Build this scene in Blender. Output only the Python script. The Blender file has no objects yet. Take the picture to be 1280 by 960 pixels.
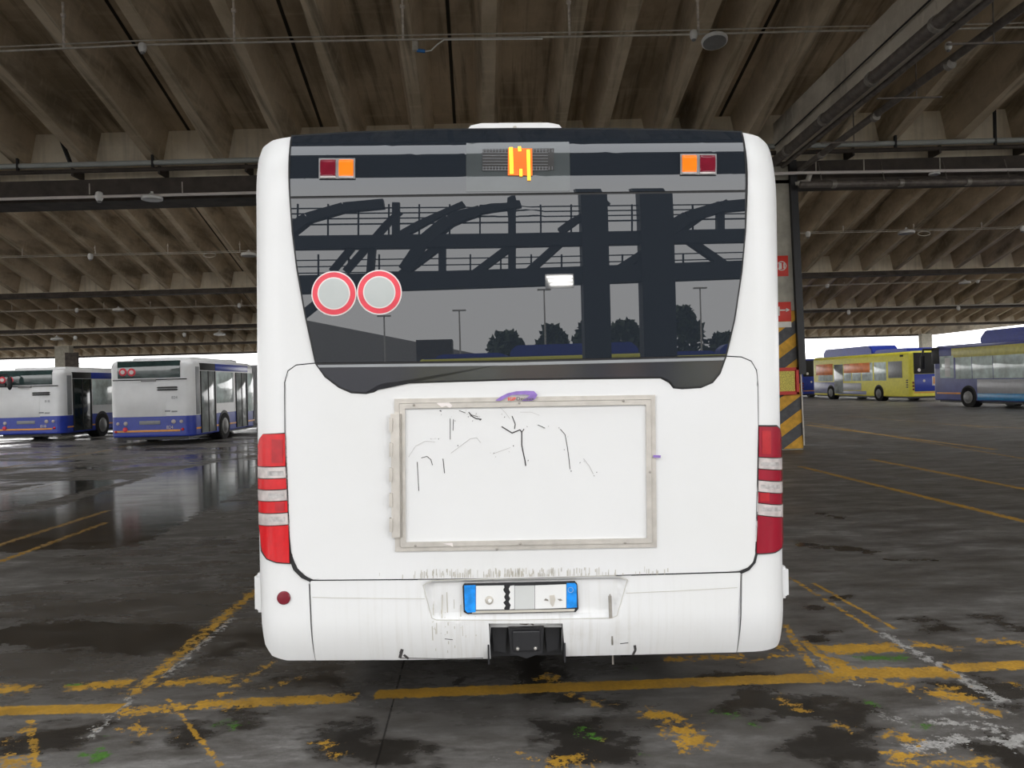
import bpy, bmesh, math, random
from mathutils import Vector, Matrix
random.seed(7)
sc = bpy.context.scene
COL = sc.collection
R = math.radians
# ------------------------------------------------------------------ camera
F, CX, CY, CAMH = 961.0, 640.0, 480.0, 1.70
cam_d = bpy.data.cameras.new('camera')
cam = bpy.data.objects.new('camera', cam_d)
COL.objects.link(cam)
cam_d.sensor_fit = 'HORIZONTAL'; cam_d.sensor_width = 36.0
cam_d.lens = 36.0 * F / 1280.0
cam_d.clip_end = 2000
CM = Matrix.Translation((0, 0, CAMH)) @ Matrix.Rotation(R(90), 4, 'X') @ Matrix.Rotation(R(-1.5), 4, 'Z')
cam.matrix_world = CM
sc.camera = cam
CR = CM.to_3x3()
O = Vector((0, 0, CAMH))
def ray(px, py):
    return CR @ Vector(((px - CX) / F, -(py - CY) / F, -1.0))
def gnd(px, py, z=0.0):
    d = ray(px, py); t = (z - CAMH) / d.z
    return O + d * t
def at_y(px, py, y):
    d = ray(px, py); return O + d * (y / d.y)
def on_plane(M, axis, val, px, py):
    Mi = M.inverted(); o = Mi @ O; d = Mi.to_3x3() @ ray(px, py)
    return o + d * ((val - o[axis]) / d[axis])
# ------------------------------------------------------------------ materials
def new_mat(name):
    m = bpy.data.materials.new(name); m.use_nodes = True
    nt = m.node_tree; b = nt.nodes['Principled BSDF']
    return m, nt, b
def link(nt, a, b): nt.links.new(a, b)
def node(nt, t, **kw):
    n = nt.nodes.new(t)
    for k, v in kw.items(): setattr(n, k, v)
    return n
def math_n(nt, op, a=None, b=None, c=None, clamp=False):
    n = nt.nodes.new('ShaderNodeMath'); n.operation = op; n.use_clamp = clamp
    for i, v in enumerate((a, b, c)):
        if v is None: continue
        if isinstance(v, (int, float)): n.inputs[i].default_value = v
        else: nt.links.new(v, n.inputs[i])
    return n.outputs[0]
def noise_n(nt, vec, scale, detail=4, rough=.55, dist=0.0):
    n = nt.nodes.new('ShaderNodeTexNoise')
    n.inputs['Scale'].default_value = scale; n.inputs['Detail'].default_value = detail
    n.inputs['Roughness'].default_value = rough; n.inputs['Distortion'].default_value = dist
    if vec is not None: nt.links.new(vec, n.inputs['Vector'])
    return n.outputs['Fac']
def ramp_n(nt, fac, stops):
    n = nt.nodes.new('ShaderNodeValToRGB'); e = n.color_ramp.elements
    while len(e) < len(stops): e.new(0.5)
    for i, (p, c) in enumerate(stops):
        e[i].position = p; e[i].color = (*c, 1) if len(c) == 3 else c
    nt.links.new(fac, n.inputs['Fac'])
    return n.outputs['Color']
def mix_n(nt, fac, a, b):
    n = nt.nodes.new('ShaderNodeMix'); n.data_type = 'RGBA'
    for s, v in ((n.inputs[0], fac), (n.inputs[6], a), (n.inputs[7], b)):
        if isinstance(v, (int, float)): s.default_value = v
        elif isinstance(v, tuple): s.default_value = (*v, 1) if len(v) == 3 else v
        else: nt.links.new(v, s)
    return n.outputs[2]
def map_n(nt, vec, scale=(1, 1, 1), loc=(0, 0, 0)):
    n = nt.nodes.new('ShaderNodeMapping')
    n.inputs['Scale'].default_value = scale; n.inputs['Location'].default_value = loc
    nt.links.new(vec, n.inputs['Vector']); return n.outputs[0]
def mat(name, col, rough=.5, metal=0.0, ior=1.45, var=.12, scale=6.0, emit=None, es=0.0, spec=None):
    m, nt, b = new_mat(name)
    tc = node(nt, 'ShaderNodeTexCoord').outputs['Object']
    f = noise_n(nt, tc, scale, 5)
    lo = tuple(c * (1 - var) for c in col); hi = tuple(min(1, c * (1 + var)) for c in col)
    link(nt, ramp_n(nt, f, [(.3, lo), (.7, hi)]), b.inputs['Base Color'])
    b.inputs['Roughness'].default_value = rough; b.inputs['Metallic'].default_value = metal
    b.inputs['IOR'].default_value = ior
    if spec is not None: b.inputs['Specular IOR Level'].default_value = spec
    if emit:
        b.inputs['Emission Color'].default_value = (*emit, 1); b.inputs['Emission Strength'].default_value = es
    return m
MT = {}
MT['white'] = mat('white_paint', (.66, .66, .657), .28, var=.015, scale=2)
MT['gap'] = mat('black_rubber', (.012, .012, .013), .6)
MT['glass'] = mat('dark_tinted_glass', (.016, .020, .026), .0, ior=1.67, var=.02)
MT['skirt'] = mat('grey_black_glass', (.030, .032, .040), .12, ior=1.6, var=.08)
MT['black'] = mat('black_plastic', (.014, .014, .016), .45)
MT['alu'] = mat('aluminium', (.51, .48, .44), .38, metal=.35, var=.12, scale=14)
MT['alud'] = mat('aluminium_dark', (.30, .28, .25), .42, metal=.35, var=.2, scale=20)
MT['red'] = mat('red_lens', (.53, .008, .012), .12, ior=1.5, var=.1, scale=30)
MT['redd'] = mat('dark_red_lens', (.16, .010, .022), .12, ior=1.5, var=.2, scale=20)
MT['clear'] = mat('clear_lens', (.48, .43, .415), .12, var=.25, scale=18)
MT['redd2'] = mat('inner_red_lens', (.38, .010, .016), .15, ior=1.5, var=.15, scale=30)
MT['clear2'] = mat('lens_bowl', (.40, .38, .37), .2, var=.3, scale=40)
MT['amber'] = mat('amber_lens', (.85, .17, .012), .15, emit=(1, .2, .01), es=.25)
MT['maroon'] = mat('maroon_reflector', (.16, .012, .022), .2)
MT['stkred'] = mat('sticker_red', (.68, .048, .075), .4, var=.15, scale=14)
MT['stkgrey'] = mat('sticker_grey', (.44, .465, .455), .45, var=.05)
MT['stkwhite'] = mat('sticker_white', (.72, .665, .645), .45, var=.03)
MT['purple'] = mat('purple_sticker', (.235, .145, .43), .45, var=.2, scale=30)
MT['logored'] = mat('logo_red', (.70, .07, .05), .5)
MT['logodark'] = mat('logo_dark', (.10, .08, .10), .5)
MT['plate'] = mat('plate_white', (.70, .70, .69), .35, var=.02)
MT['plateg'] = mat('plate_grey', (.52, .53, .52), .4, var=.02)
MT['blue'] = mat('plate_blue', (.012, .24, .72), .3, var=.3, scale=25)
MT['chrome'] = mat('bolt_metal', (.7, .68, .64), .25, metal=.8)
MT['led'] = mat('led_amber', (.9, .4, .02), .4, emit=(1, .40, .015), es=3.0)
MT['ledglow'] = mat('led_glow_amber', (.5, .12, .01), .4, emit=(1, .16, .004), es=.32)
MT['ledpanel'] = mat('led_panel', (.035, .033, .032), .35)
MT['concrete_col'] = mat('column_concrete', (.40, .38, .32), .85, var=.18, scale=4)
MT['beam'] = mat('beam_dark_steel', (.060, .048, .040), .7, var=.4, scale=3)
MT['pipe'] = mat('grey_pipe', (.15, .13, .115), .5, metal=.2, var=.35, scale=8)
MT['galv'] = mat('galvanised', (.50, .47, .42), .5, metal=.2, var=.2, scale=8)
MT['lampw'] = mat('lamp_white', (.75, .75, .74), .35, var=.03)
MT['lampg'] = mat('lamp_grey', (.22, .22, .22), .3)
MT['rust'] = mat('pale_rod', (.60, .54, .48), .7, var=.3, scale=20)
MT['cblue'] = mat('connector_blue', (.04, .20, .55), .4)
MT['signred'] = mat('sign_red', (.66, .035, .02), .45, var=.08)
MT['signwhite'] = mat('sign_white', (.75, .73, .68), .5, var=.06)
MT['yellow'] = mat('hazard_yellow', (.68, .36, .03), .6, var=.2, scale=9)
MT['hdark'] = mat('hazard_grey', (.085, .085, .090), .6, var=.25, scale=9)
MT['ylabel'] = mat('label_yellow', (.72, .58, .10), .5, var=.5, scale=40)
MT['tyre'] = mat('tyre_rubber', (.018, .018, .018), .8)
MT['rim'] = mat('wheel_rim', (.22, .22, .22), .45, metal=.4)
MT['bglass'] = mat('bus_glass', (.035, .060, .058), .04, ior=1.75, var=.35, scale=2.5)
MT['bglass_l'] = mat('bus_glass_sky_pale', (.62, .72, .71), .06, ior=1.6, var=.35, scale=1.8)  # pale colour stands for bright sky seen through clear panes
MT['bglass_o'] = mat('window_film_orange', (.92, .26, .08), .3, var=.25, scale=2)
MT['bwhite'] = mat('coach_white', (.76, .77, .78), .3, var=.05, scale=2)
MT['bgrey'] = mat('coach_grey', (.25, .26, .27), .35, var=.1)
MT['bblue'] = mat('coach_blue', (.025, .05, .36), .3, var=.12)
MT['bpurple'] = mat('coach_violet_grey', (.19, .20, .34), .3, var=.15)
MT['bviolet'] = mat('coach_violet', (.085, .10, .30), .3, var=.2, scale=1.5)
MT['bsilver'] = mat('coach_silver', (.42, .43, .46), .3, var=.08)
MT['bcyan'] = mat('coach_cyan', (.02, .26, .56), .3, var=.1)
MT['bsky'] = mat('coach_pale_blue', (.30, .42, .56), .3, var=.05)
MT['byellow'] = mat('coach_yellow', (.72, .66, .06), .35, var=.08)
MT['byellow2'] = mat('coach_straw', (.62, .58, .17), .35, var=.12)
MT['borange'] = mat('coach_orange', (.78, .34, .06), .4)
MT['door'] = mat('door_glass', (.28, .31, .31), .08, ior=1.6, var=.5, scale=1.3)
MT['doord'] = mat('door_unlit_interior', (.012, .022, .022), .1, ior=1.6, var=.5, scale=1.3)  # dark sheet painted as the unlit interior behind an open door
MT['bellows'] = mat('bellows_grey', (.30, .30, .31), .7)
MT['steel'] = mat('gantry_steel', (.022, .027, .036), .6)
MT['leaf'] = mat('leaf', (.045, .065, .030), .7, var=.5, scale=3)
MT['bark'] = mat('bark', (.06, .045, .035), .8)
MT['shed'] = mat('shed_wall', (.30, .28, .26), .7)
MT['lampe'] = mat('lamp_light', (.9, .9, .9), .3, emit=(1, .97, .92), es=26)
MT['crack'] = mat('crack_black', (.05, .045, .045), .8)
MT['scuff'] = mat('scuff_grey', (.42, .41, .40), .7)
MT['dirt'] = mat('dirt_brown', (.10, .085, .06), .85)
MT['grime'] = mat('grime_pale', (.455, .43, .375), .8)
MT['grime_shade'] = mat('grime_crease_shade', (.48, .465, .42), .8)

# white bodywork with dirt streaks
def body_mat(name, streak):
    m, nt, b = new_mat(name)
    tc = node(nt, 'ShaderNodeTexCoord').outputs['Object']
    base = ramp_n(nt, noise_n(nt, tc, 1.6, 3), [(.3, (.645, .645, .637)), (.7, (.672, .673, .675))])
    st = noise_n(nt, map_n(nt, tc, (38, 1, 1.6)), 1.0, 5, .65)
    bl = noise_n(nt, map_n(nt, tc, (1, 1, 1)), 5.0, 6, .65)
    sp = node(nt, 'ShaderNodeSeparateXYZ'); link(nt, tc, sp.inputs[0])
    cx = math_n(nt, 'ABSOLUTE', math_n(nt, 'SUBTRACT', sp.outputs[0], .0))
    wx = node(nt, 'ShaderNodeMapRange'); link(nt, cx, wx.inputs[0])
    wx.inputs[1].default_value = .25; wx.inputs[2].default_value = .95; wx.inputs[3].default_value = 1; wx.inputs[4].default_value = .15
    fz = node(nt, 'ShaderNodeMapRange'); link(nt, sp.outputs[2], fz.inputs[0])
    fz.inputs[1].default_value = .95; fz.inputs[2].default_value = .55; fz.inputs[3].default_value = 0; fz.inputs[4].default_value = 1
    s1 = node(nt, 'ShaderNodeMapRange'); link(nt, st, s1.inputs[0])
    s1.inputs[1].default_value = .50; s1.inputs[2].default_value = .78; s1.inputs[3].default_value = 0; s1.inputs[4].default_value = 1
    s2 = node(nt, 'ShaderNodeMapRange'); link(nt, bl, s2.inputs[0])
    s2.inputs[1].default_value = .55; s2.inputs[2].default_value = .8; s2.inputs[3].default_value = 0; s2.inputs[4].default_value = .6
    a = math_n(nt, 'ADD', s1.outputs[0], s2.outputs[0])
    a = math_n(nt, 'MULTIPLY', math_n(nt, 'MULTIPLY', a, fz.outputs[0]), wx.outputs[0])
    a = math_n(nt, 'MULTIPLY', a, streak, clamp=True)
    link(nt, mix_n(nt, a, base, (.36, .32, .25)), b.inputs['Base Color'])
    b.inputs['Roughness'].default_value = .3
    return m
MT['body'] = body_mat('bus_white_body', .22)
MT['bumper'] = body_mat('bus_white_bumper', .45)

# concrete of the roof
def concrete_mat(name, dark, light, joints, streak=.8):
    m, nt, b = new_mat(name)
    g = node(nt, 'ShaderNodeNewGeometry').outputs['Position']
    a = noise_n(nt, map_n(nt, g, (.9, .45, .9)), 1.0, 7, .62)
    col = ramp_n(nt, a, [(.38, dark), (.5, tuple((x + y) / 2 for x, y in zip(dark, light))), (.64, light)])
    st = noise_n(nt, map_n(nt, g, (5.5, .25, .4)), 1.0, 5, .6)
    stm = ramp_n(nt, st, [(.50, (0, 0, 0)), (.66, (1, 1, 1))])
    col = mix_n(nt, math_n(nt, 'MULTIPLY', stm, streak), col, tuple(x * .42 for x in dark))
    bd = noise_n(nt, map_n(nt, g, (.3, 7, 3)), 1.0, 3, .5)
    col = mix_n(nt, math_n(nt, 'MULTIPLY', ramp_n(nt, bd, [(.55, (0, 0, 0)), (.75, (1, 1, 1))]), .25), col, tuple(x * 1.25 for x in light))
    if joints:
        uv = node(nt, 'ShaderNodeUVMap').outputs[0]
        s = node(nt, 'ShaderNodeSeparateXYZ'); link(nt, uv, s.inputs[0])
        fr = math_n(nt, 'ABSOLUTE', s.outputs[0])
        jm = math_n(nt, 'LESS_THAN', fr, .035)
        col = mix_n(nt, math_n(nt, 'MULTIPLY', jm, .92), col, (.006, .006, .006))
        pale = node(nt, 'ShaderNodeMapRange'); link(nt, fr, pale.inputs[0])
        pale.inputs[1].default_value = .05; pale.inputs[2].default_value = .3; pale.inputs[3].default_value = .35; pale.inputs[4].default_value = 0
        pn = math_n(nt, 'MULTIPLY', pale.outputs[0], st)
        pn = math_n(nt, 'MULTIPLY', pn, math_n(nt, 'GREATER_THAN', fr, .05))
        col = mix_n(nt, pn, col, tuple(x * 1.5 for x in light))
    link(nt, col, b.inputs['Base Color']); b.inputs['Roughness'].default_value = .9
    b.inputs['Specular IOR Level'].default_value = .2
    bp = node(nt, 'ShaderNodeBump'); bp.inputs['Strength'].default_value = .25; bp.inputs['Distance'].default_value = .05
    link(nt, noise_n(nt, g, 9, 5), bp.inputs['Height']); link(nt, bp.outputs[0], b.inputs['Normal'])
    return m
MT['ceil'] = concrete_mat('roof_concrete', (.33, .258, .175), (.60, .485, .345), True)
MT['facet'] = concrete_mat('lit_end_panel_concrete', (.66, .575, .445), (.82, .74, .60), False, .3)  # roof concrete lightened, since these faces are turned to the light
MT['rib'] = concrete_mat('rib_concrete', (.46, .375, .265), (.68, .57, .425), False)
MT['girder'] = concrete_mat('girder_concrete', (.54, .49, .41), (.74, .69, .59), False)

# ------------------------------------------------------------------ mesh helpers
def props(o, label=None, cat=None, group=None, kind=None):
    if label: o['label'] = label
    if cat: o['category'] = cat
    if group: o['group'] = group
    if kind: o['kind'] = kind
    return o
def obj(name, bm, mats, parent=None, smooth=True, ang=35):
    me = bpy.data.meshes.new(name)
    bmesh.ops.recalc_face_normals(bm, faces=bm.faces)
    bm.to_mesh(me); bm.free()
    for m in (mats if isinstance(mats, (list, tuple)) else [mats]):
        me.materials.append(MT[m] if isinstance(m, str) else m)
    if smooth:
        me.polygons.foreach_set('use_smooth', [True] * len(me.polygons))
        try: me.set_sharp_from_angle(angle=R(ang))
        except Exception: pass
    o = bpy.data.objects.new(name, me); COL.objects.link(o)
    if parent is not None: o.parent = parent
    return o
def empty(name, M, label, cat, group=None):
    o = bpy.data.objects.new(name, None); COL.objects.link(o)
    o.matrix_world = M if isinstance(M, Matrix) else Matrix.Translation(M)
    o.empty_display_size = .2
    return props(o, label, cat, group)
def B(): return bmesh.new()
def box(bm, x0, x1, y0, y1, z0, z1, mi=0, bev=0.0):
    vs = [bm.verts.new((x, y, z)) for z in (z0, z1) for y in (y0, y1) for x in (x0, x1)]
    fs = [bm.faces.new([vs[i] for i in q]) for q in ((0, 2, 3, 1), (4, 5, 7, 6), (0, 1, 5, 4), (2, 6, 7, 3), (0, 4, 6, 2), (1, 3, 7, 5))]
    for f in fs: f.material_index = mi
    if bev:
        es = list({e for f in fs for e in f.edges})
        r = bmesh.ops.bevel(bm, geom=es, offset=bev, segments=2, affect='EDGES', profile=.5)
        for f in r['faces']: f.material_index = mi
    return bm
def tube(bm, p, q, r, n=10, mi=0, r2=None):
    p = Vector(p); q = Vector(q); d = (q - p).normalized()
    a = d.orthogonal().normalized(); b = d.cross(a)
    r2 = r if r2 is None else r2
    A = [bm.verts.new(p + (a * math.cos(t) + b * math.sin(t)) * r) for t in [2 * math.pi * i / n for i in range(n)]]
    C = [bm.verts.new(q + (a * math.cos(t) + b * math.sin(t)) * r2) for t in [2 * math.pi * i / n for i in range(n)]]
    fs = [bm.faces.new((A[i], A[(i + 1) % n], C[(i + 1) % n], C[i])) for i in range(n)]
    fs += [bm.faces.new(A[::-1]), bm.faces.new(C)]
    for f in fs: f.material_index = mi
    return bm
def poly_tube(bm, pts, r, n=8, mi=0):
    for a, b in zip(pts, pts[1:]): tube(bm, a, b, r, n, mi)
    for p in pts[1:-1]:
        bmesh.ops.create_icosphere(bm, subdivisions=1, radius=r, matrix=Matrix.Translation(p))
    return bm
def lathe(bm, prof, M=Matrix(), n=24, mi=0):
    rings = []
    for r, z in prof:
        rings.append([bm.verts.new(M @ Vector((r * math.cos(2 * math.pi * i / n), r * math.sin(2 * math.pi * i / n), z))) for i in range(n)])
    for a, b in zip(rings, rings[1:]):
        for i in range(n):
            f = bm.faces.new((a[i], a[(i + 1) % n], b[(i + 1) % n], b[i])); f.material_index = mi
    for rg in (rings[0][::-1], rings[-1]):
        f = bm.faces.new(rg); f.material_index = mi
    return bm
def prism(bm, pts2, axis, a, b, mi=0):
    def mk(p, v):
        if axis == 0: return (v, p[0], p[1])
        if axis == 1: return (p[0], v, p[1])
        return (p[0], p[1], v)
    A = [bm.verts.new(mk(p, a)) for p in pts2]; C = [bm.verts.new(mk(p, b)) for p in pts2]; n = len(pts2)
    fs = [bm.faces.new(A), bm.faces.new(C[::-1])] + [bm.faces.new((A[i], C[i], C[(i + 1) % n], A[(i + 1) % n])) for i in range(n)]
    for f in fs: f.material_index = mi
    return bm
def text_mesh(name, s, size, mats, M, parent, ext=.001, width=None, bold=0.0):
    c = bpy.data.curves.new(name, 'FONT'); c.body = s; c.size = size; c.extrude = ext; c.align_x = 'CENTER'; c.align_y = 'CENTER'; c.offset = bold
    t = bpy.data.objects.new(name + '_tmp', c); COL.objects.link(t)
    dg = bpy.context.evaluated_depsgraph_get(); dg.update()
    me = bpy.data.meshes.new_from_object(t.evaluated_get(dg))
    bpy.data.objects.remove(t); bpy.data.curves.remove(c)
    if width:
        xs = [v.co.x for v in me.vertices]; k = width / (max(xs) - min(xs))
        for v in me.vertices: v.co.x *= k
    me.transform(M)
    me.materials.clear(); me.materials.append(MT[mats])
    o = bpy.data.objects.new(name, me); COL.objects.link(o)
    if parent is not None: o.parent = parent
    return o
UPRIGHT = Matrix.Rotation(R(90), 4, 'X')       # text facing -Y

# ------------------------------------------------------------------ floor
def seg_group():
    g = bpy.data.node_groups.new('painted_bar', 'ShaderNodeTree')
    for n, t in (('P', 'NodeSocketVector'), ('C', 'NodeSocketVector'), ('D', 'NodeSocketVector'), ('N', 'NodeSocketVector'), ('HL', 'NodeSocketFloat'), ('HW', 'NodeSocketFloat'), ('W', 'NodeSocketFloat'), ('E', 'NodeSocketFloat'), ('NZ', 'NodeSocketFloat'), ('A', 'NodeSocketFloat')):
        g.interface.new_socket(name=n, in_out='INPUT', socket_type=t)
    g.interface.new_socket(name='S', in_out='OUTPUT', socket_type='NodeSocketFloat')
    i = g.nodes.new('NodeGroupInput'); o = g.nodes.new('NodeGroupOutput')
    def vm(op, a, b):
        n = g.nodes.new('ShaderNodeVectorMath'); n.operation = op
        g.links.new(a, n.inputs[0]); g.links.new(b, n.inputs[1]); return n
    d = vm('SUBTRACT', i.outputs['P'], i.outputs['C']).outputs[0]
    u = vm('DOT_PRODUCT', d, i.outputs['D']).outputs['Value']; v = vm('DOT_PRODUCT', d, i.outputs['N']).outputs['Value']
    du = math_n(g, 'SUBTRACT', math_n(g, 'ABSOLUTE', u), i.outputs['HL'])
    dv = math_n(g, 'SUBTRACT', math_n(g, 'ABSOLUTE', v), i.outputs['HW'])
    q = math_n(g, 'MAXIMUM', du, dv)
    e1 = math_n(g, 'ADD', q, math_n(g, 'MULTIPLY', i.outputs['NZ'], i.outputs['E']))
    e2 = math_n(g, 'ADD', math_n(g, 'MULTIPLY_ADD', q, .7, i.outputs['W']), math_n(g, 'MULTIPLY', i.outputs['NZ'], i.outputs['A']))
    s = math_n(g, 'MAXIMUM', e1, e2)
    g.links.new(s, o.inputs['S'])
    return g
SEG = seg_group()
# pixel end points on the photograph's floor, width in px (vertical extent ~) -> metres
YEL = [  # (x0,y0,x1,y1,half width m, wear)
 (160, 872, 322, 736, .078, .034), (85, 945, 165, 868, .05, .075),
 (-60, 890, 150, 885, .026, -.03), (150, 890, 232, 884, .022, .005), (246, 881, 305, 879, .045, .0), (300, 879, 445, 872, .028, -.004),
 (470, 868, 1022, 847, .028, -.03), (1022, 847, 1060, 843, .028, -.01),
 (-40, 863, 40, 860, .022, .0), (85, 859, 165, 853, .024, -.002), (205, 854, 292, 848, .022, .006),
 (345, 825, 255, 884, .045, .034), (210, 873, 276, 957, .010, -.004),
 (38, 900, 45, 960, .018, .0), (-20, 950, 46, 950, .018, .006), (5, 935, 40, 905, .05, .045), (0, 957, 40, 957, .02, .02),
 (160, 908, 182, 918, .035, .016), (330, 862, 380, 845, .028, .02), (200, 905, 260, 940, .035, .058),
 (1017, 729, 1119, 786, .016, -.006), (988, 722, 1096, 791, .016, -.002),
 (981, 781, 1014, 834, .022, .0), (1004, 801, 1063, 850, .028, -.004), (968, 800, 985, 822, .04, .03),
 (1024, 812, 1121, 809, .034, -.025), (1062, 841, 1190, 841, .06, -.02), (1035, 822, 1075, 848, .05, -.01),
 (1142, 804, 1195, 812, .022, .010), (1186, 835, 1300, 830, .028, -.006), (1225, 800, 1300, 805, .02, .012), (1180, 828, 1300, 836, .02, .03),
 (1092, 849, 1140, 860, .022, .014), (1160, 866, 1226, 876, .026, .006), (1170, 858, 1200, 862, .02, .02),
 (1110, 917, 1147, 928, .035, .008), (1110, 945, 1150, 950, .03, .01), (1155, 953, 1240, 952, .04, .02), (1230, 888, 1250, 892, .015, .0),
 (803, 890, 850, 901, .05, .012), (845, 905, 878, 938, .09, .022), (675, 956, 735, 948, .05, .022), (415, 941, 425, 945, .03, .014), (404, 927, 412, 932, .02, .0),
 (640, 938, 690, 962, .03, .034), (716, 868, 752, 882, .03, .02), (672, 847, 698, 848, .02, .012), (735, 915, 750, 925, .02, .022), (970, 872, 1003, 890, .03, .016), (1040, 905, 1070, 914, .02, .02),
 (830, 825, 930, 820, .02, .016), (930, 830, 985, 815, .03, .026), (1262, 852, 1290, 862, .03, .024),
 # far bay lines
 (-60, 700, 135, 638, .06, .01), (-60, 724, 133, 653, .055, .012), (-60, 634, 72, 604, .07, .05), (-60, 596, 140, 562, .08, .04), (140, 560, 320, 536, .08, .03), (200, 600, 318, 566, .06, .07),
 (1000, 583, 1290, 654, .07, .004), (1088, 574, 1290, 613, .08, .01), (1007, 531, 1245, 562, .09, .02), (1010, 528, 1290, 575, .09, .045), (1200, 531, 1290, 536, .09, .04), (1060, 520, 1240, 535, .09, .05),
]
WHI = [
 (1098, 789, 1256, 878, .045, .016), (1000, 726, 1100, 790, .022, .05), (1012, 823, 1075, 858, .030, .030), (1092, 888, 1135, 908, .035, .035),
 (1180, 886, 1258, 896, .05, .026), (1148, 900, 1256, 912, .05, .030), (1130, 936, 1215, 922, .05, .014), (1215, 905, 1258, 915, .06, .03), (1245, 930, 1300, 918, .07, .022), (1240, 880, 1290, 905, .05, .05),
 (200, 848, 290, 772, .05, .030), (110, 925, 190, 848, .055, .040), (725, 952, 740, 958, .02, .06), (600, 946, 640, 952, .05, .06), (1160, 600, 1185, 602, .05, .04), (1250, 549, 1268, 550, .08, .03),
]
GRN = [
 (1072, 823, 1134, 822, .05, .012), (722, 911, 752, 924, .035, .016), (112, 938, 130, 950, .06, .018), (278, 903, 296, 908, .03, .014), (895, 888, 922, 897, .025, .016), (935, 905, 955, 910, .025, .022), (85, 856, 110, 855, .012, -.004), (1085, 875, 1098, 885, .02, .014), (1135, 905, 1170, 910, .045, .024), (120, 915, 140, 925, .05, .045), (780, 832, 800, 836, .02, .02), (770, 940, 830, 945, .04, .05),
]
WET = [  # oily, soaked spots
 (640, 845, 700, 838, .09, .0), (660, 800, 680, 870, .10, .0), (700, 876, 780, 878, .05, .0), (360, 855, 390, 845, .10, .0), (395, 835, 440, 870, .06, .02), (560, 858, 575, 855, .03, .0),
 (880, 850, 960, 838, .09, .0), (730, 850, 770, 838, .04, .03), (720, 900, 740, 960, .20, .0), (460, 930, 540, 958, .10, .0), (415, 905, 440, 950, .14, .0),
 (0, 790, 260, 800, .30, .0), (300, 790, 330, 800, .12, .0), (1010, 760, 1060, 745, .08, .03), (990, 680, 1100, 690, .16, .04), (1100, 700, 1180, 700, .12, .06), (1140, 770, 1180, 790, .10, .02), (1010, 800, 1040, 790, .06, .02),
 (900, 870, 1100, 900, .20, .02), (1000, 920, 1090, 950, .20, .0), (1200, 870, 1280, 860, .16, .0), (1240, 950, 1290, 940, .2, .0), (780, 925, 790, 930, .05, .0), (240, 830, 320, 800, .15, .03), (200, 935, 330, 890, .16, .04), (0, 925, 110, 925, .18, .02), (1230, 770, 1290, 790, .12, .03),
 (20, 690, 290, 585, 1.3, .0), (-60, 640, 120, 600, .8, .0), (250, 590, 320, 575, .8, .0), (1020, 640, 1060, 650, .12, .06),
]
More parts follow.
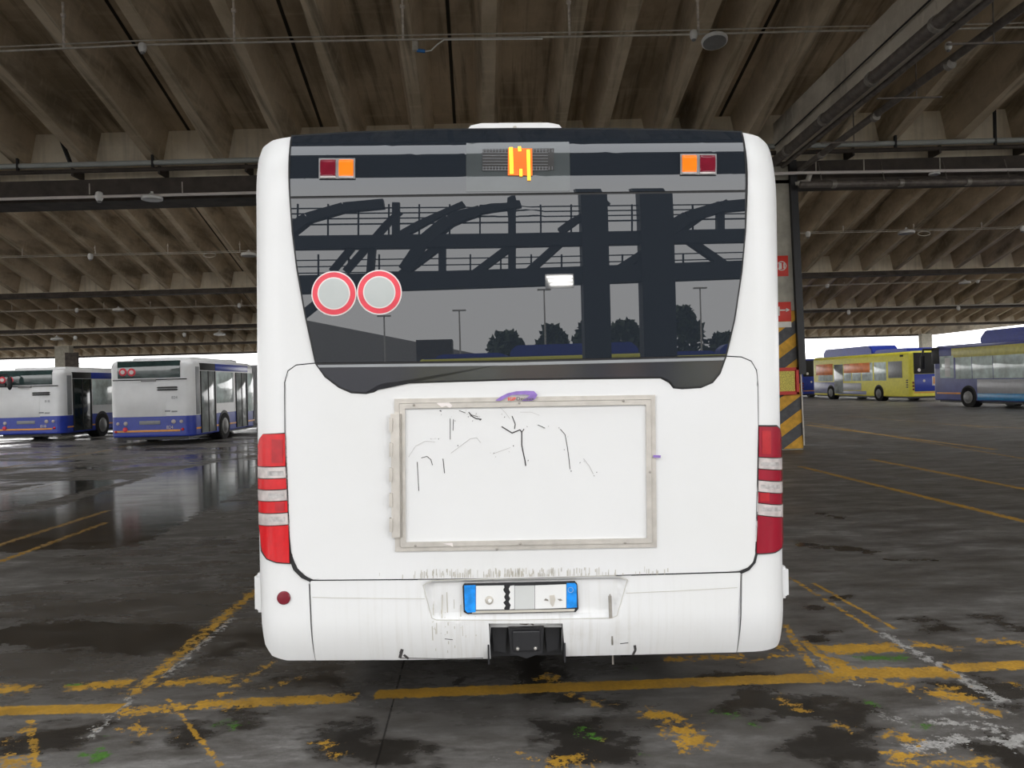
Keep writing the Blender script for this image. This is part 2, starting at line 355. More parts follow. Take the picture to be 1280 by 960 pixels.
def build_floor():
    m, nt, b = new_mat('wet_yard_concrete')
    g = node(nt, 'ShaderNodeNewGeometry').outputs['Position']
    wn = node(nt, 'ShaderNodeTexNoise'); wn.inputs['Scale'].default_value = 14; wn.inputs['Detail'].default_value = 3; link(nt, g, wn.inputs['Vector'])
    sub = node(nt, 'ShaderNodeVectorMath', operation='SUBTRACT'); link(nt, wn.outputs['Color'], sub.inputs[0]); sub.inputs[1].default_value = (.5, .5, .5)
    scl = node(nt, 'ShaderNodeVectorMath', operation='SCALE'); link(nt, sub.outputs[0], scl.inputs[0]); scl.inputs['Scale'].default_value = .016
    add = node(nt, 'ShaderNodeVectorMath', operation='ADD'); link(nt, g, add.inputs[0]); link(nt, scl.outputs[0], add.inputs[1])
    P = add.outputs[0]
    def field(lst, nz, amp):
        cen = math_n(nt, 'SUBTRACT', nz, .5)
        cur = None
        for (x0, y0, x1, y1, hw, w) in lst:
            if lst is YEL and min(y0, y1) > 790 and abs(y1 - y0) < .25 * abs(x1 - x0): hw *= 2.3 if hw < .035 else 1.25
            a = gnd(x0, y0); c = gnd(x1, y1); d = c - a; d.z = 0; L = d.length; d.normalize()
            n = nt.nodes.new('ShaderNodeGroup'); n.node_tree = SEG
            link(nt, P, n.inputs['P'])
            n.inputs['C'].default_value = tuple((a + c) / 2); n.inputs['D'].default_value = tuple(d); n.inputs['N'].default_value = (-d.y, d.x, 0)
            n.inputs['HL'].default_value = L / 2; n.inputs['HW'].default_value = hw; n.inputs['W'].default_value = w; n.inputs['A'].default_value = amp; n.inputs['E'].default_value = (.10 if L > 8 * hw else .42) if lst is not WET else .5; link(nt, cen, n.inputs['NZ'])
            cur = n.outputs[0] if cur is None else math_n(nt, 'MINIMUM', cur, n.outputs[0])
        return cur
    f1 = noise_n(nt, map_n(nt, g, (1, 1, 1)), 17, 7, .7); f2 = noise_n(nt, map_n(nt, g, (1, 1.6, 1)), 70, 4, .7)
    fine = math_n(nt, 'ADD', math_n(nt, 'MULTIPLY', f1, .7), math_n(nt, 'MULTIPLY', f2, .3))
    def mask(lst, amp, nz, soft):
        s = field(lst, nz, amp)
        r = node(nt, 'ShaderNodeMapRange'); link(nt, s, r.inputs[0])
        r.inputs[1].default_value = soft; r.inputs[2].default_value = -soft; r.inputs[3].default_value = 0; r.inputs[4].default_value = 1
        return r.outputs[0]
    my = mask(YEL, .46, fine, .003); mw = mask(WHI, .50, fine, .004); mg = mask(GRN, .34, fine, .008)
    wz = noise_n(nt, map_n(nt, g, (1, 1.4, 1)), 5, 6, .6)
    mwet = mask(WET, .50, wz, .05)
    big = noise_n(nt, map_n(nt, g, (.32, .6, 1), (3.1, 1.7, 0)), 1.0, 6, .6)
    med = noise_n(nt, map_n(nt, g, (1.3, 3.2, 1)), 1.0, 8, .68)
    rough_n = noise_n(nt, map_n(nt, g, (2.2, 5.5, 1), (7, 3, 0)), 1.0, 10, .78)
    tone = math_n(nt, 'ADD', math_n(nt, 'MULTIPLY', med, .62), math_n(nt, 'MULTIPLY', rough_n, .38))
    col = ramp_n(nt, tone, [(.38, (.052, .046, .039)), (.46, (.095, .088, .080)), (.53, (.145, .138, .129)), (.63, (.29, .282, .27))])
    speck = noise_n(nt, g, 60, 4, .8)
    col = mix_n(nt, math_n(nt, 'MULTIPLY', ramp_n(nt, speck, [(.55, (0, 0, 0)), (.72, (1, 1, 1))]), .35), col, (.05, .045, .04))
    # general dampness, in large soft patches
    damp = node(nt, 'ShaderNodeMapRange'); link(nt, math_n(nt, 'ADD', big, math_n(nt, 'MULTIPLY', math_n(nt, 'SUBTRACT', med, .5), .75)), damp.inputs[0])
    damp.inputs[1].default_value = .45; damp.inputs[2].default_value = .57; damp.inputs[3].default_value = 0; damp.inputs[4].default_value = 1
    sp = node(nt, 'ShaderNodeSeparateXYZ'); link(nt, g, sp.inputs[0])
    lw = node(nt, 'ShaderNodeMapRange'); link(nt, sp.outputs[0], lw.inputs[0])      # the left lanes are wetter
    lw.inputs[1].default_value = -1.2; lw.inputs[2].default_value = 2.2; lw.inputs[3].default_value = .95; lw.inputs[4].default_value = .3
    wet = math_n(nt, 'MAXIMUM', math_n(nt, 'MULTIPLY', damp.outputs[0], lw.outputs[0]), mwet)
    col = mix_n(nt, math_n(nt, 'MULTIPLY', wet, .66), col, (.036, .032, .027))
    col = mix_n(nt, math_n(nt, 'MULTIPLY', mwet, .72), col, (.018, .0155, .013))
    # slab joint running forward
    ja = gnd(470, 958); jb = gnd(505, 826)
    d = (jb - ja); d.z = 0; d.normalize(); nrm = Vector((-d.y, d.x, 0))
    dp = node(nt, 'ShaderNodeVectorMath', operation='DOT_PRODUCT'); link(nt, g, dp.inputs[0]); dp.inputs[1].default_value = tuple(nrm)
    jt = math_n(nt, 'LESS_THAN', math_n(nt, 'ABSOLUTE', math_n(nt, 'SUBTRACT', dp.outputs['Value'], nrm.dot(ja))), .0045)
    col = mix_n(nt, math_n(nt, 'MULTIPLY', jt, .75), col, (.012, .011, .010))
    pn = noise_n(nt, g, 45, 6, .7)
    ycol = ramp_n(nt, pn, [(.3, (.37, .198, .02)), (.7, (.62, .35, .04))])
    yd = ramp_n(nt, noise_n(nt, g, 3.1, 7, .7), [(.40, (1, 1, 1)), (.60, (0, 0, 0))])
    ycol = mix_n(nt, math_n(nt, 'MULTIPLY', yd, .45), ycol, (.16, .10, .03))
    ycol = mix_n(nt, math_n(nt, 'MULTIPLY', wet, .25), ycol, (.20, .11, .02))
    wcol = ramp_n(nt, pn, [(.3, (.22, .215, .20)), (.7, (.47, .46, .44))])
    gcol = ramp_n(nt, pn, [(.3, (.045, .10, .02)), (.7, (.085, .22, .035))])
    col = mix_n(nt, mw, col, wcol); col = mix_n(nt, my, col, ycol); col = mix_n(nt, mg, col, gcol)
    link(nt, col, b.inputs['Base Color'])
    rg = node(nt, 'ShaderNodeMapRange'); link(nt, wet, rg.inputs[0])
    rg.inputs[1].default_value = 0; rg.inputs[2].default_value = 1; rg.inputs[3].default_value = .55; rg.inputs[4].default_value = .10
    paint = math_n(nt, 'MAXIMUM', my, mw)
    rr = math_n(nt, 'ADD', rg.outputs[0], math_n(nt, 'MULTIPLY', paint, .25))
    rr = math_n(nt, 'ADD', rr, math_n(nt, 'MULTIPLY', math_n(nt, 'SUBTRACT', med, .5), .3), clamp=True)
    link(nt, rr, b.inputs['Roughness']); b.inputs['Specular IOR Level'].default_value = .42
    bp = node(nt, 'ShaderNodeBump'); bp.inputs['Distance'].default_value = .012; link(nt, math_n(nt, 'SUBTRACT', .26, math_n(nt, 'MULTIPLY', wet, .19)), bp.inputs['Strength'])
    hb = math_n(nt, 'ADD', math_n(nt, 'MULTIPLY', fine, .4), math_n(nt, 'MULTIPLY', med, 1.0))
    link(nt, hb, bp.inputs['Height']); link(nt, bp.outputs[0], b.inputs['Normal'])
    MT['floor'] = m
    bm = B()
    vs = [bm.verts.new(p) for p in ((-300, -250, 0), (300, -250, 0), (300, 500, 0), (-300, 500, 0))]
    bm.faces.new(vs)
    o = obj('floor', bm, 'floor', smooth=False)
    props(o, 'wet grey concrete yard floor with worn yellow and white bay lines', None, None, 'structure')
build_floor()

# ------------------------------------------------------------------ canopy roof
D1, BAY, ZR, DEP, TAN = 18.3, 21.6, 7.06, .80, math.tan(R(15))
ZS = ZR + DEP
RISE = TAN * BAY / 2
XL, XR = -78.0, 56.5
SH = -.045
UNIT = 3.14
ribs, joints = [], []
j = -1.2
while j > XL + 3: j -= UNIT
while j < XR:
    joints.append(j)
    for o_ in (.76, 2.36):
        x = j + o_
        if XL < x < XR and not (1.7 < x < 7.0): ribs.append(x)
    j += UNIT
ribs += [2.12, 3.52, 4.40, 5.62, 7.55]
def build_ceiling():
    bm = B(); uvl = bm.loops.layers.uv.new('UVMap')
    def jd(x):   # signed distance to the nearest joint
        return min((x - q for q in joints), key=abs)
    def quad(pts, us, mi):
        f = bm.faces.new([bm.verts.new(p) for p in pts]); f.material_index = mi
        for l, u in zip(f.loops, us): l[uvl].uv = (u, 0)
    xs = sorted(set([XL, XR] + joints + [q + UNIT / 2 for q in joints if q + UNIT / 2 < XR]))
    for k in range(5):
        yv = D1 + BAY * k; y0 = yv - BAY; ym = yv - BAY / 2
        spans = [(ym, ZS + RISE, yv, ZS)]
        if k == 0:
            zz = lambda y: ZS + TAN * (y - y0)
            spans += [(2.85, zz(2.85), ym, zz(ym))]
        else:      # unseen openings added in every further bay's rising half to brighten the hall
            zz = lambda y: ZS + TAN * (y - y0)
            spans += [(y0, ZS, y0 + 3.0, zz(y0 + 3.0)), (ym - 1.0, zz(ym - 1.0), ym, ZS + RISE)]
        if k: spans.append((y0 + 3.0, zz(y0 + 3.0), ym - 1.0, zz(ym - 1.0), 'open'))
        for (ya, za, yb, zb, *opn) in spans:
            sa, sb = SH * (ya - yv), SH * (yb - yv)
            for a, c in (zip(xs, xs[1:]) if not opn else ()):
                ua = 0 if any(abs(a - q) < 1e-6 for q in joints) else UNIT / 2
                uc = 0 if any(abs(c - q) < 1e-6 for q in joints) else UNIT / 2
                quad([(a + sa, ya, za), (c + sa, ya, za), (c + sb, yb, zb), (a + sb, yb, zb)], [ua, uc, uc, ua], 0)
                quad([(a + sa, ya, za + .25), (c + sa, ya, za + .25), (c + sb, yb, zb + .25), (a + sb, yb, zb + .25)], [9] * 4, 0)
            for x in ribs:
                d = DEP
                for s_ in (1,):
                    A = [(x - .30 + sa, ya, za), (x - .13 + sa, ya, za - d), (x + .13 + sa, ya, za - d), (x + .30 + sa, ya, za)]
                    C = [(x - .30 + sb, yb, zb), (x - .13 + sb, yb, zb - d), (x + .13 + sb, yb, zb - d), (x + .30 + sb, yb, zb)]
                    for i in range(3): quad([A[i], A[i + 1], C[i + 1], C[i]], [9] * 4, 1)
                    quad(A, [9] * 4, 1); quad(C, [9] * 4, 1)
    o = obj('ceiling', bm, ['ceil', 'rib'], smooth=False)
    props(o, 'ribbed brown concrete canopy roof in sloping bays', None, None, 'structure')
build_ceiling()
bm = B(); box(bm, XL, XR, 2.75, 3.0, 7.25, 9.95)  # unseen beam, added for a straight dark edge in the header reflection
props(obj('beam_unseen_edge', bm, 'beam', smooth=False), 'added unseen edge beam mirrored as a straight dark edge in the header', None, None, 'structure')
bm = B(); box(bm, XL, XR, -2.2, 1.5, 7.25, 7.6)  # unseen slab, added and sized for the dark band the header mirrors
props(obj('beam_unseen_slab', bm, 'beam', smooth=False), 'added unseen slab at the canopy edge mirrored as a dark band in the header', None, None, 'structure')
bm = B(); box(bm, XR, XR + .3, .9, D1 + 4 * BAY, ZR - .25, ZS + .4)
props(obj('beam_side', bm, 'girder', smooth=False), 'pale edge beam along the right side of the canopy roof', None, None, 'structure')
for k in range(5):
    yv = D1 + BAY * k
    bm = B(); box(bm, XL, XR, yv - .12, yv + .12, ZR - (.34 if k == 0 else .05), ZS + .1)      # end panels, their lit look put into the pale colour
    props(obj('beam_end_panel', bm, 'facet', smooth=False), 'concrete end panel between the roof ribs over valley beam, coloured pale as if lit', None, None, 'structure')
    bm = B()
    if k == 0:
        box(bm, XL, XR, yv - .35, yv + .35, ZR - .80, ZR - .33); box(bm, XL, XR, yv - .42, yv + .42, ZR - .86, ZR - .78)
    else: box(bm, XL, XR, yv - .30, yv + .30, ZR - .26, ZR - .03)
    props(obj('valley_beam', bm, 'beam', smooth=False), 'dark valley beam under the canopy roof', None, None, 'structure')
# ------------------------------------------------------------------ girder along the lane on the right
bm = B()
box(bm, 6.22, 6.52, 3.0, D1 - .45, 6.72, 7.58)
for y in (2.0, 5, 8, 11, 14): box(bm, 6.21, 6.53, y, y + .04, 6.72, 7.56)
props(obj('beam_girder', bm, 'girder', smooth=False), 'pale concrete girder running along lane on the right', None, None, 'structure')
# fascia closing above the girder
def along(name, pts, r, m, label, cat, group=None, flanges=0):
    bm = B(); poly_tube(bm, [Vector(p) for p in pts], r, 12)
    o = obj(name, bm, m)
    props(o, label, cat, group)
    if flanges:
        a, b = Vector(pts[0]), Vector(pts[-1]); d = (b - a).normalized(); L = (b - a).length
        for i in range(flanges):
            t = (i + .5) / flanges * L
            f = B(); tube(f, a + d * (t - .05), a + d * (t + .05), r * 1.2, 12); obj('pipe_collar', f, 'alud', o)
    return o
along('drain_pipe', [(6.12, 2.0, 6.62), (6.12, D1 - .6, 6.62)], .10, 'pipe', 'thick grey pipe clamped along the lower edge of the pale girder', 'pipe', None, 8)
along('conduit_pipe', [(6.36, 2.0, 6.55), (6.36, D1 - .6, 6.55)], .05, 'pipe', 'thinner grey pipe under the thick pipe below the girder', 'pipe')
along('power_cable', [(6.16, 2.0, 7.16), (6.16, D1 - .7, 7.0)], .016, 'black', 'thin black cable running along the face of the pale girder', 'cable')
along('water_pipe', [(7.25, 4.0, 6.56), (7.05, 10.5, 6.62), (6.75, D1 - .6, 6.45)], .065, 'pipe', 'grey pipe hung on brackets to the right of the girder', 'pipe', None, 6)
for y in (11.0, 13.1, 15.5):
    bm = B(); box(bm, 6.35, 7.45, y - .015, y + .015, 6.385, 6.41); tube(bm, (7.02, y, 6.40), (7.02, y, 7.2), .012, 6)
    props(obj('pipe_bracket', bm, 'pipe'), 'steel bracket carrying the grey pipes right of the girder', 'bracket', 'pipe brackets beside the girder')
# pipes on the first valley beam
yb = D1 - .5
bm = B(); tube(bm, (XL + 2, yb, ZR - .02), (XR - 2, yb, ZR - .02), .06, 10)
props(obj('beam_pipe', bm, 'stkgrey'), 'pale pipe on top of the nearest valley beam', 'pipe')
bm = B(); tube(bm, (XL + 2, yb - .06, ZR - .19), (XR - 2, yb - .06, ZR - .19), .05, 10)
for x in range(-60, 52, 2): box(bm, x - .025, x + .025, yb - .1, yb + .4, ZR - .30, ZR - .12)
props(obj('beam_tray', bm, 'beam'), 'dark cable tray with brackets in front of the nearest valley beam', 'cable tray')
tray = bpy.data.objects['beam_tray']
for px in (21, 190, 358, 1120, 1245):
    c = at_y(px, 190, yb - .05); bm = B(); box(bm, c.x - .025, c.x + .025, yb - .06, yb, ZR - .2, ZS - .12); obj('hanger_strap', bm, 'black', tray, smooth=False)
P3 = [at_y(-14, 52, 15.0), at_y(72, 163, D1 - .45), at_y(88, 204, D1 - .45)]
bm = B(); poly_tube(bm, P3, .05, 8); props(obj('roof_drain', bm, 'black'), 'black drain pipe slanting down the roof at far left', 'pipe')
zc = lambda px, py, y: at_y(px, py, y)
p = at_y(0, 249, yb - .2); q = at_y(318, 241, yb - .2); r_ = at_y(1000, 216, yb - .2); s_ = at_y(1280, 212, yb - .2)
bm = B(); poly_tube(bm, [p + (p - q) * 2.0, p, q, r_, s_, s_ + (s_ - r_) * 3], .035, 8)
cond = obj('white_conduit', bm, 'stkwhite'); props(cond, 'pale conduit hung just below the nearest valley beam', 'conduit')
for px, py in ((112, 243), (228, 241), (1020, 214), (1080, 213), (1175, 211)):
    c = at_y(px, py, yb - .2); bm = B(); tube(bm, c, c + Vector((0, 0, .25)), .014, 6); obj('hanger', bm, 'galv', cond)
p = at_y(1000, 231, yb - .3); q = at_y(1280, 226, yb - .3)
ip = along('iron_pipe', [p, q, q + (q - p) * 2], .075, 'pipe', 'stained iron pipe below the pale conduit right of the column', 'pipe', None, 10)

for t in (.1, .38, .66, .94):
    c = p + (q - p) * t; bm = B(); tube(bm, c, c + Vector((0, .2, .55)), .014, 6); obj('hanger', bm, 'pipe', ip)
def lamp(c, label, s=1.0, grp=None, tilt=0.0):
    M = Matrix.Translation(c) @ Matrix.Rotation(tilt, 4, 'X')
    e = empty('ceiling_lamp', M, label, 'lamp', grp)
    bm = B(); lathe(bm, [(.02 * s, .09 * s), (.05 * s, .085 * s), (.10 * s, .05 * s), (.20 * s, .03 * s), (.225 * s, .0), (.22 * s, -.045 * s), (.205 * s, -.05 * s)])
    obj('housing', bm, 'lampw', e)
    bm = B(); lathe(bm, [(.2 * s, -.045 * s), (.195 * s, -.056 * s), (.05 * s, -.06 * s)]); obj('diffuser', bm, 'lampg', e)
    bm = B(); tube(bm, (0, 0, .08 * s), (0, 0, .13 * s), .03 * s, 8); obj('ceiling_mount', bm, 'lampw', e)
    return e
def knob(c, label, s=1.0, grp=None):
    e = empty('ceiling_detector', Matrix.Translation(c), label, 'detector', grp)
    bm = B(); lathe(bm, [(.03 * s, .09 * s), (.055 * s, .075 * s), (.07 * s, .02 * s), (.065 * s, -.03 * s), (.045 * s, -.07 * s), (.02 * s, -.085 * s)], n=16); obj('housing', bm, 'lampw', e)
    bm = B(); lathe(bm, [(.04 * s, -.074 * s), (.03 * s, -.1 * s), (.01 * s, -.105 * s)], n=16); obj('sensor_cap', bm, 'lampg', e)
    return e
def cable_run(k, pts, hangers, label, r=.018):
    y = D1 + BAY * k - 5.0
    P_ = [at_y(px, py, y) for px, py in pts]
    a = P_[0] + (P_[0] - P_[1]).normalized() * 8; z = P_[-1] + (P_[-1] - P_[-2]).normalized() * 10
    bm = B(); poly_tube(bm, [a] + P_ + [z], r, 6)
    for p_, q_ in zip([a] + P_, P_ + [z]): tube(bm, p_ + Vector((0, -.03, .06)), q_ + Vector((0, -.03, .06)), r * .7, 5)
    run = obj('cable_run', bm, 'galv'); props(run, label, 'cable')
    for px, py in hangers:
        c = at_y(px, py, y); top = ZR + TAN * 5.0 + .1
        bm = B(); tube(bm, c, (c.x, c.y, top), .022, 6, 0); bmesh.ops.create_icosphere(bm, subdivisions=1, radius=.05, matrix=Matrix.Translation((c.x, c.y, c.z + (top - c.z) * .72)))
        obj('hanger', bm, 'rust', run)
    return y
y1 = cable_run(0, [(0, 64), (178, 56), (360, 52), (640, 47), (865, 43), (1010, 39), (1150, 37), (1280, 34)], [(80, 60), (293, 53), (504, 49), (712, 45), (873, 42)], 'nearest cable run strung below the roof ribs above the white bus')
knob(at_y(178, 60, y1 - .05), 'white detector on the nearest cable run above the left lane', 1.0)
knob(at_y(867, 44, y1 - .05), 'white detector right beside the round lamp on nearest cable run', 1.0)
lamp(at_y(893, 50, y1 - .05), 'large round white lamp on the nearest cable run above the white bus', 1.0, tilt=-.22)
c = at_y(519, 55, y1 - .03)
e = empty('hanging_connector', Matrix.Translation(c), 'small box with blue plug on the nearest cable run', 'connector')
bm = B(); box(bm, -.05, .05, -.04, .04, -.12, .05, 0, .01); obj('junction_box', bm, 'galv', e)
bm = B(); tube(bm, (.03, 0, -.11), (.17, 0, -.13), .03, 10); obj('plug', bm, 'cblue', e)
bm = B(); poly_tube(bm, [Vector(v) for v in ((.17, 0, -.13), (.27, 0, -.12), (.38, 0, -.02), (.5, 0, .06), (2.2, 0, .03))], .012, 6); obj('lead', bm, 'lampw', e)
c = at_y(984, 50, y1)
knob(c + Vector((2.9, .2, -.1)), 'detector under the pipes right of the pale girder', .9)
y2 = cable_run(1, [(0, 322), (180, 318), (318, 315), (1000, 292), (1135, 289), (1280, 285)], [(28, 320), (119, 318), (210, 317), (300, 315), (1054, 290), (1142, 287), (1227, 285)], 'second cable run strung under the middle bay of the roof')
knob(at_y(113, 321, y2), 'small white detector on the second cable run above left buses', 1.7)
lamp(at_y(311, 318, y2), 'round lamp on second cable run close to bus left flank', 1.6)
lamp(at_y(1133, 290, y2), 'round lamp on the second cable run above the yellow bus', 1.6)
knob(at_y(1010, 293, y2), 'small white detector on second cable run close to the column', 1.6)
knob(at_y(1278, 286, y2), 'small white detector on second cable run at right picture edge', 1.6)
for px, py, lb in ((262, 319, 'dark ring bracket on second cable run above the left buses'), (1155, 292, 'dark ring bracket on second cable run above the yellow bus')):
    c = at_y(px, py, y2); bm = B()
    n = 16; pts = [c + Vector((.28 * math.cos(2 * math.pi * i / n), 0, .10 * math.sin(2 * math.pi * i / n))) for i in range(n + 1)]
    poly_tube(bm, pts, .022, 6); props(obj('hanging_ring', bm, 'galv'), lb, 'bracket')
y3 = cable_run(2, [(0, 390), (160, 386), (318, 382), (1000, 358), (1280, 349)], [(15, 388), (73, 387), (130, 385), (188, 384), (245, 382), (302, 381), (1055, 354), (1110, 353), (1165, 351), (1220, 349)], 'third cable run strung under the far bay of the roof', .022)
for px, py, lb in ((96, 388, 'small far detector on the third cable run above left buses'), (299, 382, 'small far detector on the third cable run beside the white bus'), (1034, 357, 'small far detector on third cable run by the column'), (1222, 351, 'small far detector right of the far lamp on third cable run')):
    knob(at_y(px, py, y3), lb, 2.0)
lamp(at_y(148, 387, y3), 'small far round lamp on third cable run above left buses', 1.8)
lamp(at_y(1206, 353, y3), 'small far round lamp on third cable run above right buses', 1.8)
yv1 = yb - .2
knob(at_y(124, 246, yv1), 'white box detector on the pale conduit by the nearest valley beam', 1.3)
lamp(at_y(190, 247, yv1), 'round lamp on the pale conduit above the left parked buses', 1.05)
lamp(at_y(1168, 217, yv1), 'small bright lamp on the pale conduit right of column', .55)
yf = D1 + BAY * 2 - .6
bm = B(); tube(bm, at_y(-40, 420, yf), at_y(325, 411, yf), .06, 6); tube(bm, at_y(1000, 387, yf), at_y(1300, 379, yf), .06, 6)
props(obj('far_conduit', bm, 'galv'), 'far conduit below the third valley beam', 'conduit')
for px, py, lb in ((72, 420, 'farthest lamp above leftmost parked bus'), (95, 419, 'farthest detector above the leftmost parked bus roof'), (231, 415, 'farthest detector above the second parked bus'), (275, 414, 'farthest lamp above the second parked bus'), (1060, 387, 'farthest detector above the yellow bus front'), (1197, 382, 'farthest detector above the blue and yellow bus')):
    (lamp if 'lamp' in lb else knob)(at_y(px, py, yf - .1) + Vector((0, -.1, -.22)), lb, 2.0)

# ------------------------------------------------------------------ columns
def column(x0, x1, y, ztop, label, wide=.1):
    bm = B()
    prism(bm, [(x0 - wide, 0), (x1 + wide, 0), (x1, ztop), (x0, ztop)], 1, y - .4, y + .4)
    return props(obj('column', bm, 'concrete_col', smooth=False), label, None, None, 'structure')
yc = D1
cface = yc - .42
xr_b = at_y(1004, 557, cface).x; xr_t = at_y(988, 215, cface).x
bm = B(); prism(bm, [(xr_b - .75, 0), (xr_b, 0), (xr_t, 6.6), (xr_t - .7, 6.6)], 1, cface, yc + .4)
props(obj('column', bm, 'concrete_col', smooth=False), 'pale concrete column with hazard stripes right of the white bus', None, None, 'structure')
# hazard wrap with diagonal stripes
zt = at_y(990, 388, cface).z
edge = lambda z: xr_b + (xr_t - xr_b) * z / 6.6
bm = B(); prism(bm, [(xr_b - .76, .02), (xr_b + .01, .02), (edge(zt) + .01, zt), (edge(zt) - .75, zt)], 1, cface - .012, cface)
hz = obj('hazard_wrap', bm, 'hdark', smooth=False); props(hz, 'grey wrap with yellow diagonal stripes round the column foot', 'hazard marking')
zz = .05
while zz < zt + .2:
    w = .74; hgt = .30; rise = .52
    pts = [(-w, zz - rise), (0, zz), (0, zz + hgt), (-w, zz + hgt - rise)]
    # clip in z
    f = B(); q = [f.verts.new((x, 0, z)) for x, z in pts]; f.faces.new(q)
    for co, no in (((0, 0, .03), (0, 0, -1)), ((0, 0, zt - .01), (0, 0, 1))):
        bmesh.ops.bisect_plane(f, geom=f.verts[:] + f.edges[:] + f.faces[:], plane_co=co, plane_no=no, clear_outer=True)
    if f.faces:
        for v in f.verts: v.co.x += edge(v.co.z) - .004; v.co.y = cface - .013
        r = bmesh.ops.extrude_face_region(f, geom=f.faces[:])
        for v in [g_ for g_ in r['geom'] if isinstance(g_, bmesh.types.BMVert)]: v.co.y -= .004
        obj('stripe', f, 'yellow', hz, smooth=False)
    else: f.free()
    zz += .60
# black down pipe on the corner of the column
a = at_y(992, 208, cface); b_ = at_y(999, 455, cface)
bm = B(); box(bm, edge(3) - .09, edge(3) + .07, cface - .12, cface - .005, b_.z, 3.0)
bm.free(); bm = B()
def slanted(bm, z0, z1, dx0, dx1, y0, y1):
    vs = [bm.verts.new((edge(z) + dx, y, z)) for z in (z0, z1) for y in (y0, y1) for dx in (dx0, dx1)]
    for q in ((0, 2, 3, 1), (4, 5, 7, 6), (0, 1, 5, 4), (2, 6, 7, 3), (0, 4, 6, 2), (1, 3, 7, 5)): bm.faces.new([vs[i] for i in q])
slanted(bm, 1.75, 6.7, -.06, .10, cface - .14, cface - .015)
dp = obj('down_pipe', bm, 'black', smooth=False); props(dp, 'black square down pipe on right corner of striped column', 'pipe')
bm = B(); slanted(bm, .1, 1.76, -.01, .02, cface - .06, cface - .02); slanted(bm, 1.75, 6.4, .10, .125, cface - .06, cface - .02); obj('cable', bm, 'galv', dp, smooth=False)
bm = B(); poly_tube(bm, [Vector(v) for v in ((edge(6.4) + .05, cface - .1, 6.15), (edge(6.4) + .35, cface - .1, 6.2), (edge(6.4) + .42, cface - .1, 6.4))], .06, 10)
props(obj('pipe_elbow', bm, 'galv'), 'pale pipe elbow at the top of the striped column', 'pipe')
# signs
def sign(px0, py0, px1, py1, name, label, cat, depth=.02):
    a = at_y(px0, py0, cface - .02); b = at_y(px1, py1, cface - .02)
    e = empty(name, Matrix.Translation(((a.x + b.x) / 2, cface - .02, (a.z + b.z) / 2)), label, cat)
    return e, abs(b.x - a.x), abs(a.z - b.z)
e, w, h = sign(966, 320, 985.5, 345, 'fire_sign', 'upper red square fire sign on the pale column', 'sign')
bm = B(); box(bm, -w / 2, w / 2, -.012, .02, -h / 2, h / 2, 0, .004); obj('plate', bm, 'signred', e)
bm = B()
for i in range(20):
    t0, t1 = math.pi * (-.8 + 1.6 * i / 20), math.pi * (-.8 + 1.6 * (i + 1) / 20)
    tube(bm, (.02 + .10 * math.cos(t0), -.014, .10 * math.sin(t0)), (.02 + .10 * math.cos(t1), -.014, .10 * math.sin(t1)), .012, 5)
box(bm, -.05, .02, -.02, -.008, -.07, .07); box(bm, .06, .09, -.02, -.008, -.06, .06)
obj('symbol', bm, 'signwhite', e)
e, w, h = sign(964, 378, 989, 409, 'extinguisher_sign', 'lower red sign with white arrow above the red cabinet', 'sign')
bm = B(); box(bm, -w / 2, w / 2, -.024, .02, -h / 2 + .14, h / 2, 0, .004); obj('plate', bm, 'signred', e)
bm = B(); box(bm, -w / 2, w / 2, -.024, .02, -h / 2, -h / 2 + .13, 0, .004); obj('text_plate', bm, 'signwhite', e)
bm = B(); box(bm, -.06, .10, -.03, -.02, .09, .12); tube(bm, (.10, -.026, .105), (.19, -.026, .105), .06, 4, 0, .005); box(bm, -.08, -.04, -.03, -.02, -.02, .19); obj('symbol', bm, 'signwhite', e)
e, w, h = sign(968, 460, 996, 493, 'fire_cabinet', 'red framed fire cabinet with yellow label on striped column', 'cabinet')
bm = B()
for x0, x1, z0, z1 in ((-w / 2, w / 2, h / 2 - .06, h / 2), (-w / 2, w / 2, -h / 2, -h / 2 + .06), (-w / 2, -w / 2 + .06, -h / 2, h / 2), (w / 2 - .06, w / 2, -h / 2, h / 2)): box(bm, x0, x1, -.16, .02, z0, z1)
box(bm, -w / 2 + .03, w / 2 - .03, -.10, .02, -h / 2 + .03, h / 2 - .03); obj('body', bm, 'signred', e, smooth=False)
bm = B(); box(bm, -w / 2 + .07, w / 2 - .08, -.125, -.10, -h / 2 + .08, h / 2 - .08); obj('yellow_label', bm, 'ylabel', e, smooth=False)
# far columns
for px, pw, y, lb in ((80, 18, 80, 'far pale column behind leftmost parked bus roof'), (1157, 13, 101, 'far pale column behind yellow bus')):
    c = at_y(px, 440, y); w = pw / F * y / 2
    column(c.x - w, c.x + w, y, ZR - .2, lb, 0)
bm = B(); c = at_y(88, 452, 79)
box(bm, c.x - .2, c.x + 1.0, 78.4, 78.8, c.z - 1.0, c.z + .9); box(bm, c.x + .3, c.x + 2.2, 78.4, 78.7, c.z - 1.0, c.z - .8)
props(obj('lamp_bracket', bm, 'beam'), 'dark bracket on side of the far left column', 'bracket')
# overhead wires outside
for (a, b), lb in ((((0, 457), (330, 449)), 'thin overhead wire crossing the sky strip behind left buses'), (((1000, 422), (1290, 402)), 'thin overhead wire crossing the sky strip behind right buses')):
    p = at_y(*a, 112); q = at_y(*b, 112); bm = B(); tube(bm, p + (p - q) * .3, q + (q - p) * .3, .05, 5)
    props(obj('overhead_wire', bm, 'beam'), lb, 'wire')

